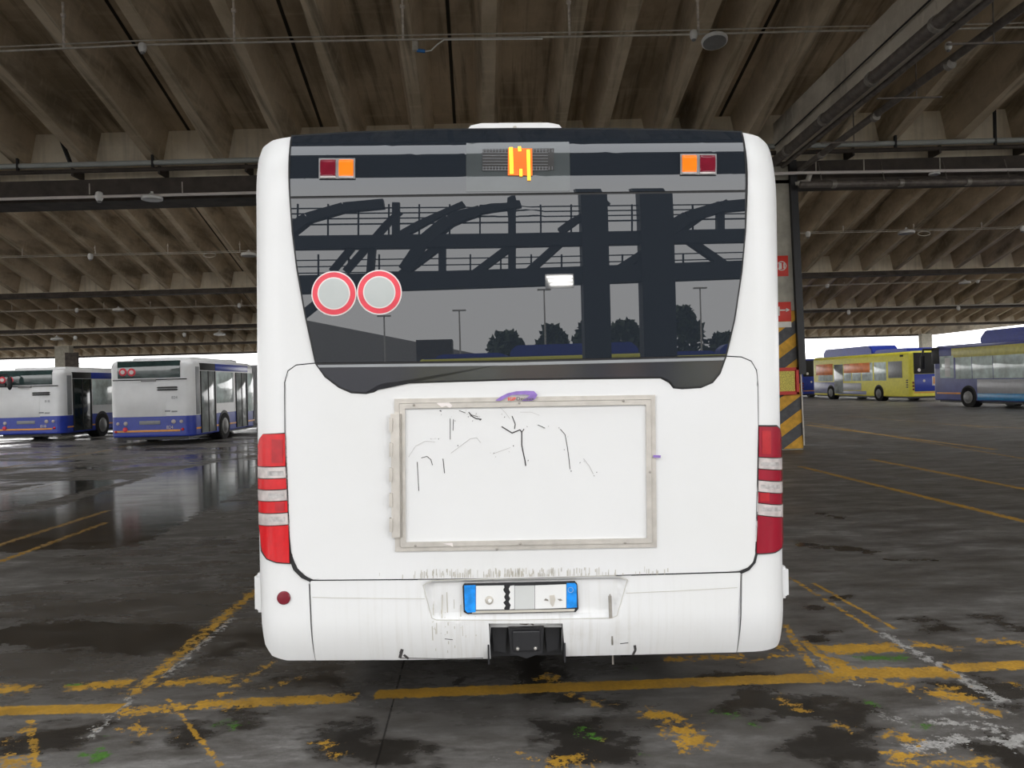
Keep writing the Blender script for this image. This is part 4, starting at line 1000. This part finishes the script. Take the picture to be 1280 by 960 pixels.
# purple sticker with lettering
stp = [(619, 500.5), (626, 495.5), (634, 491.5), (645, 489), (657, 488.3), (667, 488.6), (671.5, 493.5), (668, 499), (664, 500.8), (652, 501), (657, 497.5), (662, 494.6), (657, 493), (650, 493.2), (640, 493.5), (632, 497), (626, 501)]
bm = B(); f = bm.faces.new([bm.verts.new((x, -.032, z)) for x, z in outl(stp)]); r = bmesh.ops.extrude_face_region(bm, geom=[f])
for v in [g_ for g_ in r['geom'] if isinstance(g_, bmesh.types.BMVert)]: v.co.y -= .0015
st = obj('purple_sticker', bm, 'purple', bus, smooth=False)
xa, za = bp(639.5, 498.7); text_mesh('red_lettering', 'IGP', .021, 'logored', Matrix.Translation((xa, -.034, za)) @ UPRIGHT, st, .0006, 9.5 / 265, .0006)
xa, za = bp(656, 498.3); text_mesh('dark_lettering', 'Decaux', .021, 'logodark', Matrix.Translation((xa, -.0345, za)) @ UPRIGHT, st, .0006, 22 / 265, .0004)
bm = B(); ribbon(bm, outl([(815, 569.5), (824, 570)]), .012, -.0312); obj('purple_mark', bm, 'purple', fr)

# ------------------------------------------------------------------ parked buses
def rrect(hw, z0, z1, rt, rb, n=6):
    pts = []
    for (cx, cz, r, a0) in ((hw - rb, z0 + rb, rb, -90), (hw - rt, z1 - rt, rt, 0), (-(hw - rt), z1 - rt, rt, 90), (-(hw - rb), z0 + rb, rb, 180)):
        for i in range(n + 1):
            a = R(a0 + 90 * i / n); pts.append((cx + r * math.cos(a), cz + r * math.sin(a)))
    return pts
def coach_body(bm, hw, z0, z1, y0, y1, rc, bands):
    """rounded body; bands: list of (z limit, material index) from below"""
    rings = []
    stations = [(y0 + rc * (1 - math.sin(t)), rc * (1 - math.cos(t))) for t in [math.pi / 2 * (1 - i / 6) for i in range(7)]]
    stations = [(y0 + rc * (1 - math.cos(math.pi / 2 * i / 6)), rc * (1 - math.sin(math.pi / 2 * i / 6))) for i in range(7)]
    stations += [(y1 + y0 - y, ins) for y, ins in stations[::-1]]
    for y, ins in stations:
        k = ins * .75
        rings.append([bm.verts.new((x, y, z)) for x, z in rrect(hw - k, z0 + ins * .1, z1 - ins * .5, .22, .06)])
    n = len(rings[0])
    for a, b in zip(rings, rings[1:]):
        for i in range(n): bm.faces.new((a[i], a[(i + 1) % n], b[(i + 1) % n], b[i]))
    bm.faces.new(rings[0][::-1]); bm.faces.new(rings[-1])
    for zl, _ in bands[:-1]:
        bmesh.ops.bisect_plane(bm, geom=bm.verts[:] + bm.edges[:] + bm.faces[:], plane_co=(0, 0, zl), plane_no=(0, 0, 1))
    for f in bm.faces:
        z = f.calc_center_median().z
        for zl, mi in bands:
            if z < zl: f.material_index = mi; break
def side_box(name, s, hw, y0, y1, z0, z1, m, parent, out=.015, bev=.01):
    bm = B(); a, b = sorted((s * (hw - .05), s * (hw + out))); box(bm, a, b, y0, y1, z0, z1, 0, min(bev, .004)); return obj(name, bm, m, parent)
def rear_box(name, x0, x1, z0, z1, m, parent, out=.015, y=0.0, bev=.008):
    bm = B(); box(bm, x0, x1, y - out, y + .06, z0, z1, 0, min(bev, out * .6)); return obj(name, bm, m, parent)
def wheel(parent, s, hw, y, r=.48):
    bm = B(); tube(bm, (s * (hw - .4), y, r + .04), (s * (hw + .012), y, r + .04), r * 1.12, 28); obj('wheel_arch', bm, 'black', parent)
    bm = B(); tube(bm, (s * (hw - .32), y, r), (s * (hw + .03), y, r), r, 28); w = obj('wheel', bm, 'tyre', parent)
    bm = B(); lathe(bm, [(r * .62, 0), (r * .6, .015), (r * .4, .02), (r * .3, .05), (r * .1, .055)], Matrix.Translation((s * (hw + .03), y, r)) @ Matrix.Rotation(R(90 * s), 4, 'Y'), 20); obj('rim', bm, 'rim', w)
def lamp_round(parent, x, z, r, m, name='tail_lamp'):
    bm = B(); lathe(bm, [(r, 0), (r, .02), (r * .6, .035), (r * .1, .04)], Matrix.Translation((x, 0.0, z)) @ Matrix.Rotation(R(90), 4, 'X'), 16); obj(name, bm, m, parent)

def blue_white_bus(M, label, L, articulated, door_m, H=2.8, hw=1.36, number='824'):
    e = empty('city_bus', M, label, 'bus', 'parked white and blue buses')
    bl = .95
    bm = B(); coach_body(bm, hw, .27, H, 0, 6.1 if articulated else L, .34, [(bl, 1), (9, 0)]); obj('body_shell', bm, ['bwhite', 'bblue'], e)
    if articulated:
        bm = B(); n = 14
        for i in range(n):
            y = 6.1 + i * .1; prism(bm, rrect(hw - .03 - .05 * (i % 2), .35, H - .05, .2, .06), 1, y, y + .1)
        obj('bellows', bm, 'bellows', e, smooth=False)
        bm = B(); coach_body(bm, hw, .27, H, 7.5, L, .2, [(bl, 1), (9, 0)]); obj('front_section', bm, ['bwhite', 'bblue'], e)
    # rear face
    fx = lambda px: -1.03 + (px - 140) / (580 - 140) * 2.02
    fz = lambda py: H - .02 - (py - 118) / 594 * (H - .29)
    rear_box('rear_window', fx(140), fx(582), fz(255), fz(124), 'bglass', e, .02)
    rear_box('dark_seam', -1.2, 1.2, fz(272), fz(264), 'gap', e, .022)
    rear_box('spoiler_lamp', fx(305), fx(410), fz(282), fz(262), 'lampg', e, .04)
    g_ = rear_box('engine_cover', fx(128), fx(475), fz(552), fz(296), 'bwhite', e, .012, bev=.03)
    for z in (331, 348):
        bm = B(); a, b = fx(413), fx(565); zc_ = fz(z)
        prism(bm, [(a, zc_), (a + .05, zc_ + .028), (b - .05, zc_ + .032), (b, zc_), (b - .05, zc_ - .03), (a + .05, zc_ - .03)], 1, -.02, .03); obj('air_vent', bm, 'black', e, smooth=False)
    rear_box('stripe', -1.2, fx(572), fz(670), fz(655), 'borange', e, .012); 
    for s in (-1, 1): side_box('stripe', s, hw, .3, L - .5 if not articulated else 6.0, fz(660), fz(646), 'borange', e, .004)
    rear_box('license_plate', fx(285), fx(432), fz(613), fz(584), 'bgrey', e, .02)
    for px, r, m in ((133, .05, 'clear'), (188, .065, 'clear'), (527, .07, 'clear'), (582, .055, 'clear'), ): lamp_round(e, fx(px), fz(602 - (px > 400) * 8), r, m)
    lamp_round(e, fx(183), fz(648), .075, 'stkred', 'reflector'); lamp_round(e, fx(118), fz(664), .04, 'red', 'reflector'); lamp_round(e, fx(590), fz(655), .045, 'red', 'reflector')
    text_mesh('number_lettering', number, .15, 'stkwhite', Matrix.Translation((fx(500), -.014, fz(638))) @ UPRIGHT, e, .002)
    text_mesh('small_number_lettering', number, .13, 'bgrey', Matrix.Translation((fx(538), -.014, fz(410))) @ UPRIGHT, e, .002)
    lamp_round(e, fx(178), fz(205), .13, 'stkred', 'round_sticker'); lamp_round(e, fx(240), fz(208), .13, 'stkred', 'round_sticker')
    bm = B(); lathe(bm, [(.07, 0), (.07, .045)], Matrix.Translation((fx(178), 0, fz(205))) @ Matrix.Rotation(R(90), 4, 'X'), 16); lathe(bm, [(.07, 0), (.07, .045)], Matrix.Translation((fx(240), 0, fz(208))) @ Matrix.Rotation(R(90), 4, 'X'), 16); obj('sticker_centre', bm, 'stkwhite', e)
    bm = B(); box(bm, fx(468), fx(506), -.016, .01, fz(518), fz(507)); box(bm, fx(515), fx(555), -.016, .01, fz(522), fz(511)); obj('maker_badge', bm, 'bgrey', e)
    # sides
    for s in (-1, 1):
        side_box('side_grey_corner', s, hw, .32, .62, bl + .02, H - .25, 'bgrey', e, .004)
        d0 = .68 if s > 0 else .75
        fr_ = side_box('door' if s > 0 else 'side_window', s, hw, d0, 1.98, .34 if s > 0 else 1.25, H - .38, door_m if s > 0 else 'bglass', e, .012)
        if s > 0:
            for y in (d0, d0 + .63, 1.92): side_box('door_post', s, hw, y, y + .06, .34, H - .38, 'gap', fr_, .025)
        side_box('route_panel', s, hw, .68, 1.98, H - .36, H - .12, 'gap', e, .014)
        side_box('cant_panel', s, hw, 2.0, 5.3, H - .36, H - .12, 'bblue', e, .012)
        side_box('side_window', s, hw, 2.08, 3.7, 1.30, H - .4, 'bglass_l', e, .014)
        dd = side_box('door', s, hw, 3.95, 5.2, .34, H - .4, 'door', e, .012)
        for y in (3.95, 4.55, 5.14): side_box('door_post', s, hw, y, y + .06, .34, H - .4, 'gap', dd, .025)
        side_box('side_window', s, hw, 5.3, 5.9, .9, H - .4, 'bglass_l', e, .014)
        wheel(e, s, hw, 2.75, .47)
        n0 = 7.9 if articulated else 6.2
        y = n0
        while y < L - 2.2:
            side_box('side_window', s, hw, y, y + 1.5, 1.30, H - .4, 'bglass', e, .014); y += 1.6
        wheel(e, s, hw, L - 2.7, .47)
        if articulated: wheel(e, s, hw, 9.6, .47)
    bm = B(); box(bm, -1.0, 1.0, .9, 5.2, H - .02, H + .10, 0, .05); obj('roof_pod', bm, 'bwhite', e)
    bm = B(); box(bm, -1.1, 1.1, .3, L - .3, .18, .35); obj('underbody', bm, 'black', e)
    return e
DA = 25.0
xa = at_y(240, 500, DA).x; blue_white_bus(Matrix.Translation((xa - 1.36, DA, 0)), 'white and blue bus with two round stickers on rear window parked left', 17.5, True, 'door')
DBb = 28.8
xb = at_y(78, 500, DBb).x; eB = blue_white_bus(Matrix.Translation((xb - 1.36, DBb, 0)), 'leftmost white and blue bus cut by the picture edge, open door with painted dark interior', 17.5, True, 'doord', 2.72, 1.36, '818')
# dark mirror in front of the leftmost bus
c = at_y(12, 479, DBb - .35)
e = empty('side_mirror', Matrix.Translation((c.x, c.y, c.z)), 'black mirror head on arm in front of leftmost bus rear window', 'mirror')
bm = B(); bmesh.ops.create_uvsphere(bm, u_segments=16, v_segments=10, radius=1, matrix=Matrix.Diagonal((.10, .07, .26, 1))); obj('mirror_head', bm, 'black', e)
bm = B(); poly_tube(bm, [Vector(v) for v in ((0, 0, .25), (-.12, .0, .34), (-.5, .0, .28), (-.9, .3, .28))], .025, 8); box(bm, -.9, -.2, .05, .12, -.12, -.02); obj('mirror_arm', bm, 'black', e)

def pod(parent, x0, x1, y0, y1, z0, z1, m):
    bm = B(); t = .35
    prism(bm, [(y0, z0), (y0 + .02, z0 + (z1 - z0) * .5), (y0 + t, z1), (y1 - t, z1), (y1 - .02, z0 + (z1 - z0) * .5), (y1, z0)], 0, x0, x1)
    bmesh.ops.bevel(bm, geom=bm.edges[:], offset=.05, segments=2, affect='EDGES'); obj('roof_pod', bm, m, parent)
def city_bus(M, label, style, L=12.0, H=3.06, hw=1.275, grp='parked blue and yellow buses'):
    e = empty('city_bus', M, label, 'bus', grp)
    S = lambda px, py: on_plane(M, 0, -hw, px, py)
    bm = B()
    bands = {'yellow': [(9, 0)], 'blue': [(9, 0)], 'far': [(9, 0)]}[style]
    coach_body(bm, hw, .30, H, 0, L, .25, bands)
    obj('body_shell', bm, {'yellow': 'byellow', 'blue': 'bviolet', 'far': 'bblue'}[style], e)
    bm = B(); box(bm, -hw + .12, hw - .12, .25, L - .25, H - .03, H + .012); obj('roof_skin', bm, 'bblue', e)
    bm = B(); box(bm, -1.1, 1.1, .3, L - .3, .2, .4); obj('underbody', bm, 'black', e)
    # rear
    rear_box('rear_window', -1.08, 1.08, 1.68, H - .12, 'gap', e, .03)
    rear_box('engine_cover', -1.05, 1.05, .62, 1.66, 'bblue', e, .03)
    rear_box('advert_poster', .05, .85, .95, 1.50, 'stkred' if style == 'far' else 'stkwhite', e, .045)
    rear_box('poster_print', .12, .78, 1.05, 1.45, 'borange', e, .05)
    rear_box('stripe', -1.1, 1.1, .52, .58, 'borange', e, .02)
    lamp_round(e, -.75, 1.9, .14, 'stkwhite', 'round_sticker'); lamp_round(e, -.45, 1.25, .11, 'stkwhite', 'round_sticker')
    for s in (-1, 1):
        for z in (.75, .95, 1.15): lamp_round(e, s * 1.13, z, .06, 'redd')
    for s in (-1, 1):
        wheel(e, s, hw, L * .28, .47); wheel(e, s, hw, L * .78, .47)
    if style == 'far':
        for s in (-1, 1):
            for i in range(6): side_box('side_window', s, hw, .8 + i * 1.8, 2.45 + i * 1.8, 1.35, H - .35, 'bglass', e)
        return e
    for s in (-1, 1):
        if style == 'yellow':
            zt_, zb_ = H - .58, 1.30
            for a, b, m in ((.93, .81, 'bgrey'), (.79, .68, 'bglass_l'), (.665, .56, 'bglass_l'), (.55, .46, 'bglass_l'), (.45, .37, 'bglass_l')):
                side_box('side_window', s, hw, L * (1 - a), L * (1 - b), zb_ if m != 'bgrey' else zb_ + .15, zt_, m, e, .014)
            fl = side_box('window_film', s, hw, L * .36, L * .63, zb_ + .55, zt_, 'bglass_o', e, .018)
            side_box('door', s, hw, L * .64, L * .74, .45, zt_ - .02, 'door', e, .016)
            side_box('side_window', s, hw, L * .755, L * .93, zb_, zt_, 'bglass_l', e, .014)
            side_box('window_film', s, hw, L * .755, L * .955, zb_ + .45, zt_ + .05, 'bglass_o', e, .018)
            side_box('lower_panel', s, hw, L * .70, L * .985, .42, zb_ - .06, 'bpurple', e, .008)
            side_box('skirt_panel', s, hw, L * .40, L * .70, .38, .62, 'bpurple', e, .008)
            side_box('advert_print', s, hw, L * .45, L * .69, .66, 1.15, 'bsilver', e, .010)
            for i in range(4): side_box('air_vent', s, hw, .28, .48, .85 + i * .14, .92 + i * .14, 'black', e, .006)
            side_box('number_panel', s, hw, .7, 1.05, H - .32, H - .2, 'gap', e, .008)
            wheel(e, s, hw, L * .28, .47); wheel(e, s, hw, L * .78, .47)
        else:
            zt_, zb_ = H - .62, 1.38
            side_box('upper_band', s, hw, .3, L - 1.5, H - .62, H - .16, 'byellow2', e, .008)
            ws = [(.3, 1.9), (2.0, 3.7), (3.75, 5.6), (5.65, 7.6), (7.65, 9.0), (9.05, 10.2)]
            for a, b in ws: side_box('side_window', s, hw, a, b, zb_, zt_, 'bglass_l', e, .014)
            side_box('side_window', s, hw, 10.35, 11.4, zb_ + .05, zt_ + .1, 'bglass_l', e, .014)
            side_box('door_frame', s, hw, 10.6, 11.0, zb_ + .1, zt_, 'bwhite', e, .02)
            side_box('lower_panel', s, hw, .3, L - 3.3, .68, zb_ - .04, 'bsilver', e, .008)
            side_box('skirt_stripe', s, hw, .3, L - 3.3, .36, .68, 'bcyan', e, .008)
            side_box('stripe', s, hw, L - 2.1, L - .3, .62, .70, 'borange', e, .008)
            wheel(e, s, hw, L - 2.7, .48); wheel(e, s, hw, 3.6, .48)
    if style == 'blue':
        bm = B(); box(bm, -hw - .02, -hw + .3, L - .55, L + .05, H - .9, H - .05, 0, .03); bm2 = bm
        obj('destination_box', bm2, 'black', e)
        bm = B(); poly_tube(bm, [Vector((-hw, L - .1, H - .15)), Vector((-hw - .25, L + .35, H - .12)), Vector((-hw - .3, L + .4, H - .5))], .05, 8); box(bm, -hw - .42, -hw - .2, L + .3, L + .42, H - 1.15, H - .45, 0, .03); obj('side_mirror', bm, 'black', e)
    return e
def placed(x, y, ang): return Matrix.Translation((x, y, 0)) @ Matrix.Rotation(R(ang), 4, 'Z')
def at_side(px0, y0, px1, y1, hw=1.275):
    a = at_y(px0, 490, y0); b = at_y(px1, 490, y1); ang = math.atan2(-(b.x - a.x), b.y - a.y)
    M = Matrix.Translation((a.x, a.y, 0)) @ Matrix.Rotation(ang, 4, 'Z')
    return M @ Matrix.Translation((hw, 0, 0))
MC = at_side(1139, 46.0, 1016, 58.0)
eC = city_bus(MC, 'yellow bus with orange window film and blue roof pods', 'yellow')
pod(eC, -.95, .95, 4.6, 11.0, 3.05, 3.62, 'bblue'); pod(eC, -.95, .95, .8, 4.4, 3.05, 3.28, 'bblue')
MD = at_side(1288, 33.4, 1166, 40.0) @ Matrix.Translation((0, -5.4, 0))
eD = city_bus(MD, 'blue and grey bus with yellow window band, cut by right picture edge', 'blue')
pod(eD, -.95, .95, 1.2, 8.9, 3.05, 3.66, 'bblue')
ME = Matrix.Translation((at_y(1001, 490, 60.5).x + 1.275, 60.5, 0)) @ Matrix.Rotation(R(4), 4, 'Z')
city_bus(ME, 'far blue bus rear between the striped column and yellow bus', 'far')

# ------------------------------------------------------------------ yard behind the camera, mirrored by the rear window
def refl(px, py, d):
    """world point at distance d behind the camera that the flat pane shows at this pixel"""
    n = (BM.to_3x3() @ Vector((0, -1, 0))).normalized(); v = ray(px, py)
    hit = O + v * ((BM @ Vector((0, -.016, CAMH)) - O).dot(n) / v.dot(n)); w = v - n * 2 * v.dot(n)
    return hit + w * ((-d - hit.y) / w.y)
DG = 16.0
e = empty('steel_gantry', Matrix.Translation((0, -DG, 0)), 'dark steel gantry with railings mirrored in the rear window', 'gantry')
GI = Matrix.Translation((0, DG, 0))
def rb(name, pts, r, n=4):
    bm = B()
    for a, b in zip(pts, pts[1:]):
        tube(bm, GI @ refl(*a, DG), GI @ refl(*b, DG), r, n)
    return obj(name, bm, 'steel', e, smooth=False)
rb('lower_chord', [(200, 362), (640, 348), (1080, 332)], .36)
rb('upper_chord', [(200, 306), (640, 301), (1080, 292)], .27)
for px, w in ((740, .40), (817, .50)):
    a = GI @ refl(px, 210, DG); bm = B(); box(bm, a.x - w, a.x + w, -.3, .3, 0, a.z + 3); obj('column', bm, 'steel', e, smooth=False)
for a, b in (((500, 345), (560, 300)), ((590, 345), (650, 300)), ((655, 345), (705, 300)), ((440, 345), (365, 405)), ((415, 340), (440, 310)), ((640, 350), (640, 232)), ((553, 340), (553, 305)), ((463, 342), (466, 305)), ((860, 300), (925, 345)), ((495, 300), (495, 248)), ((900, 290), (900, 246)), ((760, 345), (830, 300)), ((432, 340), (500, 262)), ((500, 295), (580, 250)), ((700, 290), (760, 246)), ((840, 296), (910, 246))):
    rb('brace', [a, b], .16)
rb('arch', [(800, 335), (822, 300), (858, 272), (900, 255), (940, 250)], .30); rb('arch', [(505, 338), (528, 304), (562, 276), (600, 260), (650, 250)], .26); rb('arch', [(350, 300), (385, 272), (430, 256), (480, 250)], .24)
for y in (322, 330, 338): rb('rail', [(200, y + 6), (640, y), (1080, y - 10)], .022)
for y in (254, 262, 270, 278): rb('rail', [(200, y + 5), (640, y), (1080, y - 7)], .03)
for i in range(16):
    px = 360 + i * 38; rb('rail_post', [(px, 345), (px, 318)], .035); rb('rail_post', [(px + 12, 300), (px + 12, 250)], .035)
# flat lamp with three tubes hung from the gantry
c = refl(700, 351, DG - 1.2)
e2 = empty('tube_lamp', Matrix.Translation(c), 'white three tube lamp on the gantry mirrored in rear window', 'lamp')
for i in range(3):
    bm = B(); box(bm, -.38 + .05 * i, .36, -.03, .03, .10 - .11 * i, .14 - .11 * i); obj('lamp_tube', bm, 'lampe', e2)
bm = B(); box(bm, -.42, .40, -.10, -.04, -.2, .2); obj('housing', bm, 'lampw', e2)
# sheds
bm = B(); a = refl(425, 455, 70); b = refl(650, 455, 70); box(bm, a.x - 12, b.x - 3, -75, -70, 0, 4.5); prism(bm, [(a.x - 12, 4.5), (b.x - 3, 4.5), ((a.x + b.x) / 2 - 12, 8.5)], 1, -75, -70)
props(obj('yard_shed', bm, 'shed', smooth=False), 'pale gabled shed mirrored in the rear window', 'building')
bm = B(); a = refl(520, 425, 40); b = refl(566, 458, 40); box(bm, a.x, b.x, -42, -40, 0, a.z); box(bm, a.x + .5, b.x - .5, -39.99, -39.9, .5, a.z - .4)
props(obj('yard_kiosk', bm, 'beam', smooth=False), 'dark kiosk mirrored in the rear window', 'building')
# trees
def tree(px, top, d, w, label):
    a = refl(px, top, d); M = Matrix.Translation((a.x, -d, 0)); e_ = empty('yard_tree', M, label, 'tree', 'trees mirrored in the rear window')
    bm = B(); tube(bm, (0, 0, 0), (0, 0, a.z * .6), .22, 8, 0, .12); obj('trunk', bm, 'bark', e_)
    bm = B(); rnd = random.Random(px)
    for i in range(900):
        t = rnd.random() * 6.283; u = rnd.random() ** .5; zz_ = rnd.random(); rr_ = w * u * math.sin(math.pi * (.12 + .8 * zz_)) ** .7
        p_ = Vector((rr_ * math.cos(t), rr_ * math.sin(t), a.z * (.25 + .75 * zz_))); s = .28 + rnd.random() * .25
        d1 = Vector((rnd.uniform(-1, 1), rnd.uniform(-1, 1), rnd.uniform(-1, 1))).normalized() * s; d2 = d1.orthogonal().normalized() * s * .6
        bm.faces.new([bm.verts.new(p_ + d1), bm.verts.new(p_ + d2), bm.verts.new(p_ - d1), bm.verts.new(p_ - d2)])
    obj('crown', bm, 'leaf', e_, smooth=False)
for px, tp, w in ((690, 408, 1.5), (736, 405, 1.6), (780, 402, 1.9), (848, 385, 2.3), (632, 416, 1.9), (905, 418, 1.6)):
    tree(px, tp, 58, w, 'dark leafy yard tree mirrored in the rear window')
for px, tp in ((574, 388), (680, 362), (875, 360), (480, 395)):
    a = refl(px, tp, 50); bm = B(); tube(bm, (a.x, -50, 0), (a.x, -50, a.z), .09, 8, 0, .05); box(bm, a.x - .5, a.x + .5, -50.15, -49.85, a.z - .05, a.z + .05)
    props(obj('light_pole', bm, 'galv'), 'thin yard light pole mirrored in rear window', 'pole', 'yard light poles mirrored in the rear window')
# two more yard buses behind
def copy_tree(o, parent=None):
    c = o.copy(); COL.objects.link(c)
    if parent is not None:
        c.parent = parent; c.matrix_parent_inverse = o.matrix_parent_inverse.copy()
    for ch in o.children: copy_tree(ch, c)
    return c
for px, lb in ((660, 'yellow and blue bus in yard mirrored in the rear window'), (935, 'second yellow and blue bus mirrored at rear window right end')):
    a = refl(px, 450, 34); c = copy_tree(eC); c.matrix_world = Matrix.Translation((a.x - 5.5, -33.0 - (px > 800) * 4, 0)) @ Matrix.Rotation(R(-82), 4, 'Z'); c['label'] = lb

# ------------------------------------------------------------------ overcast sky
w = bpy.data.worlds.new('overcast'); sc.world = w; w.use_nodes = True
nt = w.node_tree; bg = nt.nodes['Background']
tc = node(nt, 'ShaderNodeTexCoord').outputs['Generated']
sp = node(nt, 'ShaderNodeSeparateXYZ'); link(nt, tc, sp.inputs[0])
cl = noise_n(nt, map_n(nt, tc, (2, 2, 5)), 1.5, 4)
base = ramp_n(nt, math_n(nt, 'ADD', sp.outputs[2], math_n(nt, 'MULTIPLY', math_n(nt, 'SUBTRACT', cl, .5), .25)), [(0, (.95, .94, .93)), (.4, (1.0, 1.0, 1.0)), (1, (.90, .93, .97))])
link(nt, base, bg.inputs['Color']); bg.inputs['Strength'].default_value = 3.5
# ------------------------------------------------------------------ view
vs = sc.view_settings
vs.view_transform = 'Standard'
try: vs.look = 'None'
except Exception: pass
vs.gamma = 1; vs.use_curve_mapping = False; vs.exposure = 0.0
sc.cycles.max_bounces = 8; sc.cycles.diffuse_bounces = 5; sc.cycles.glossy_bounces = 4
sc.cycles.use_denoising = True
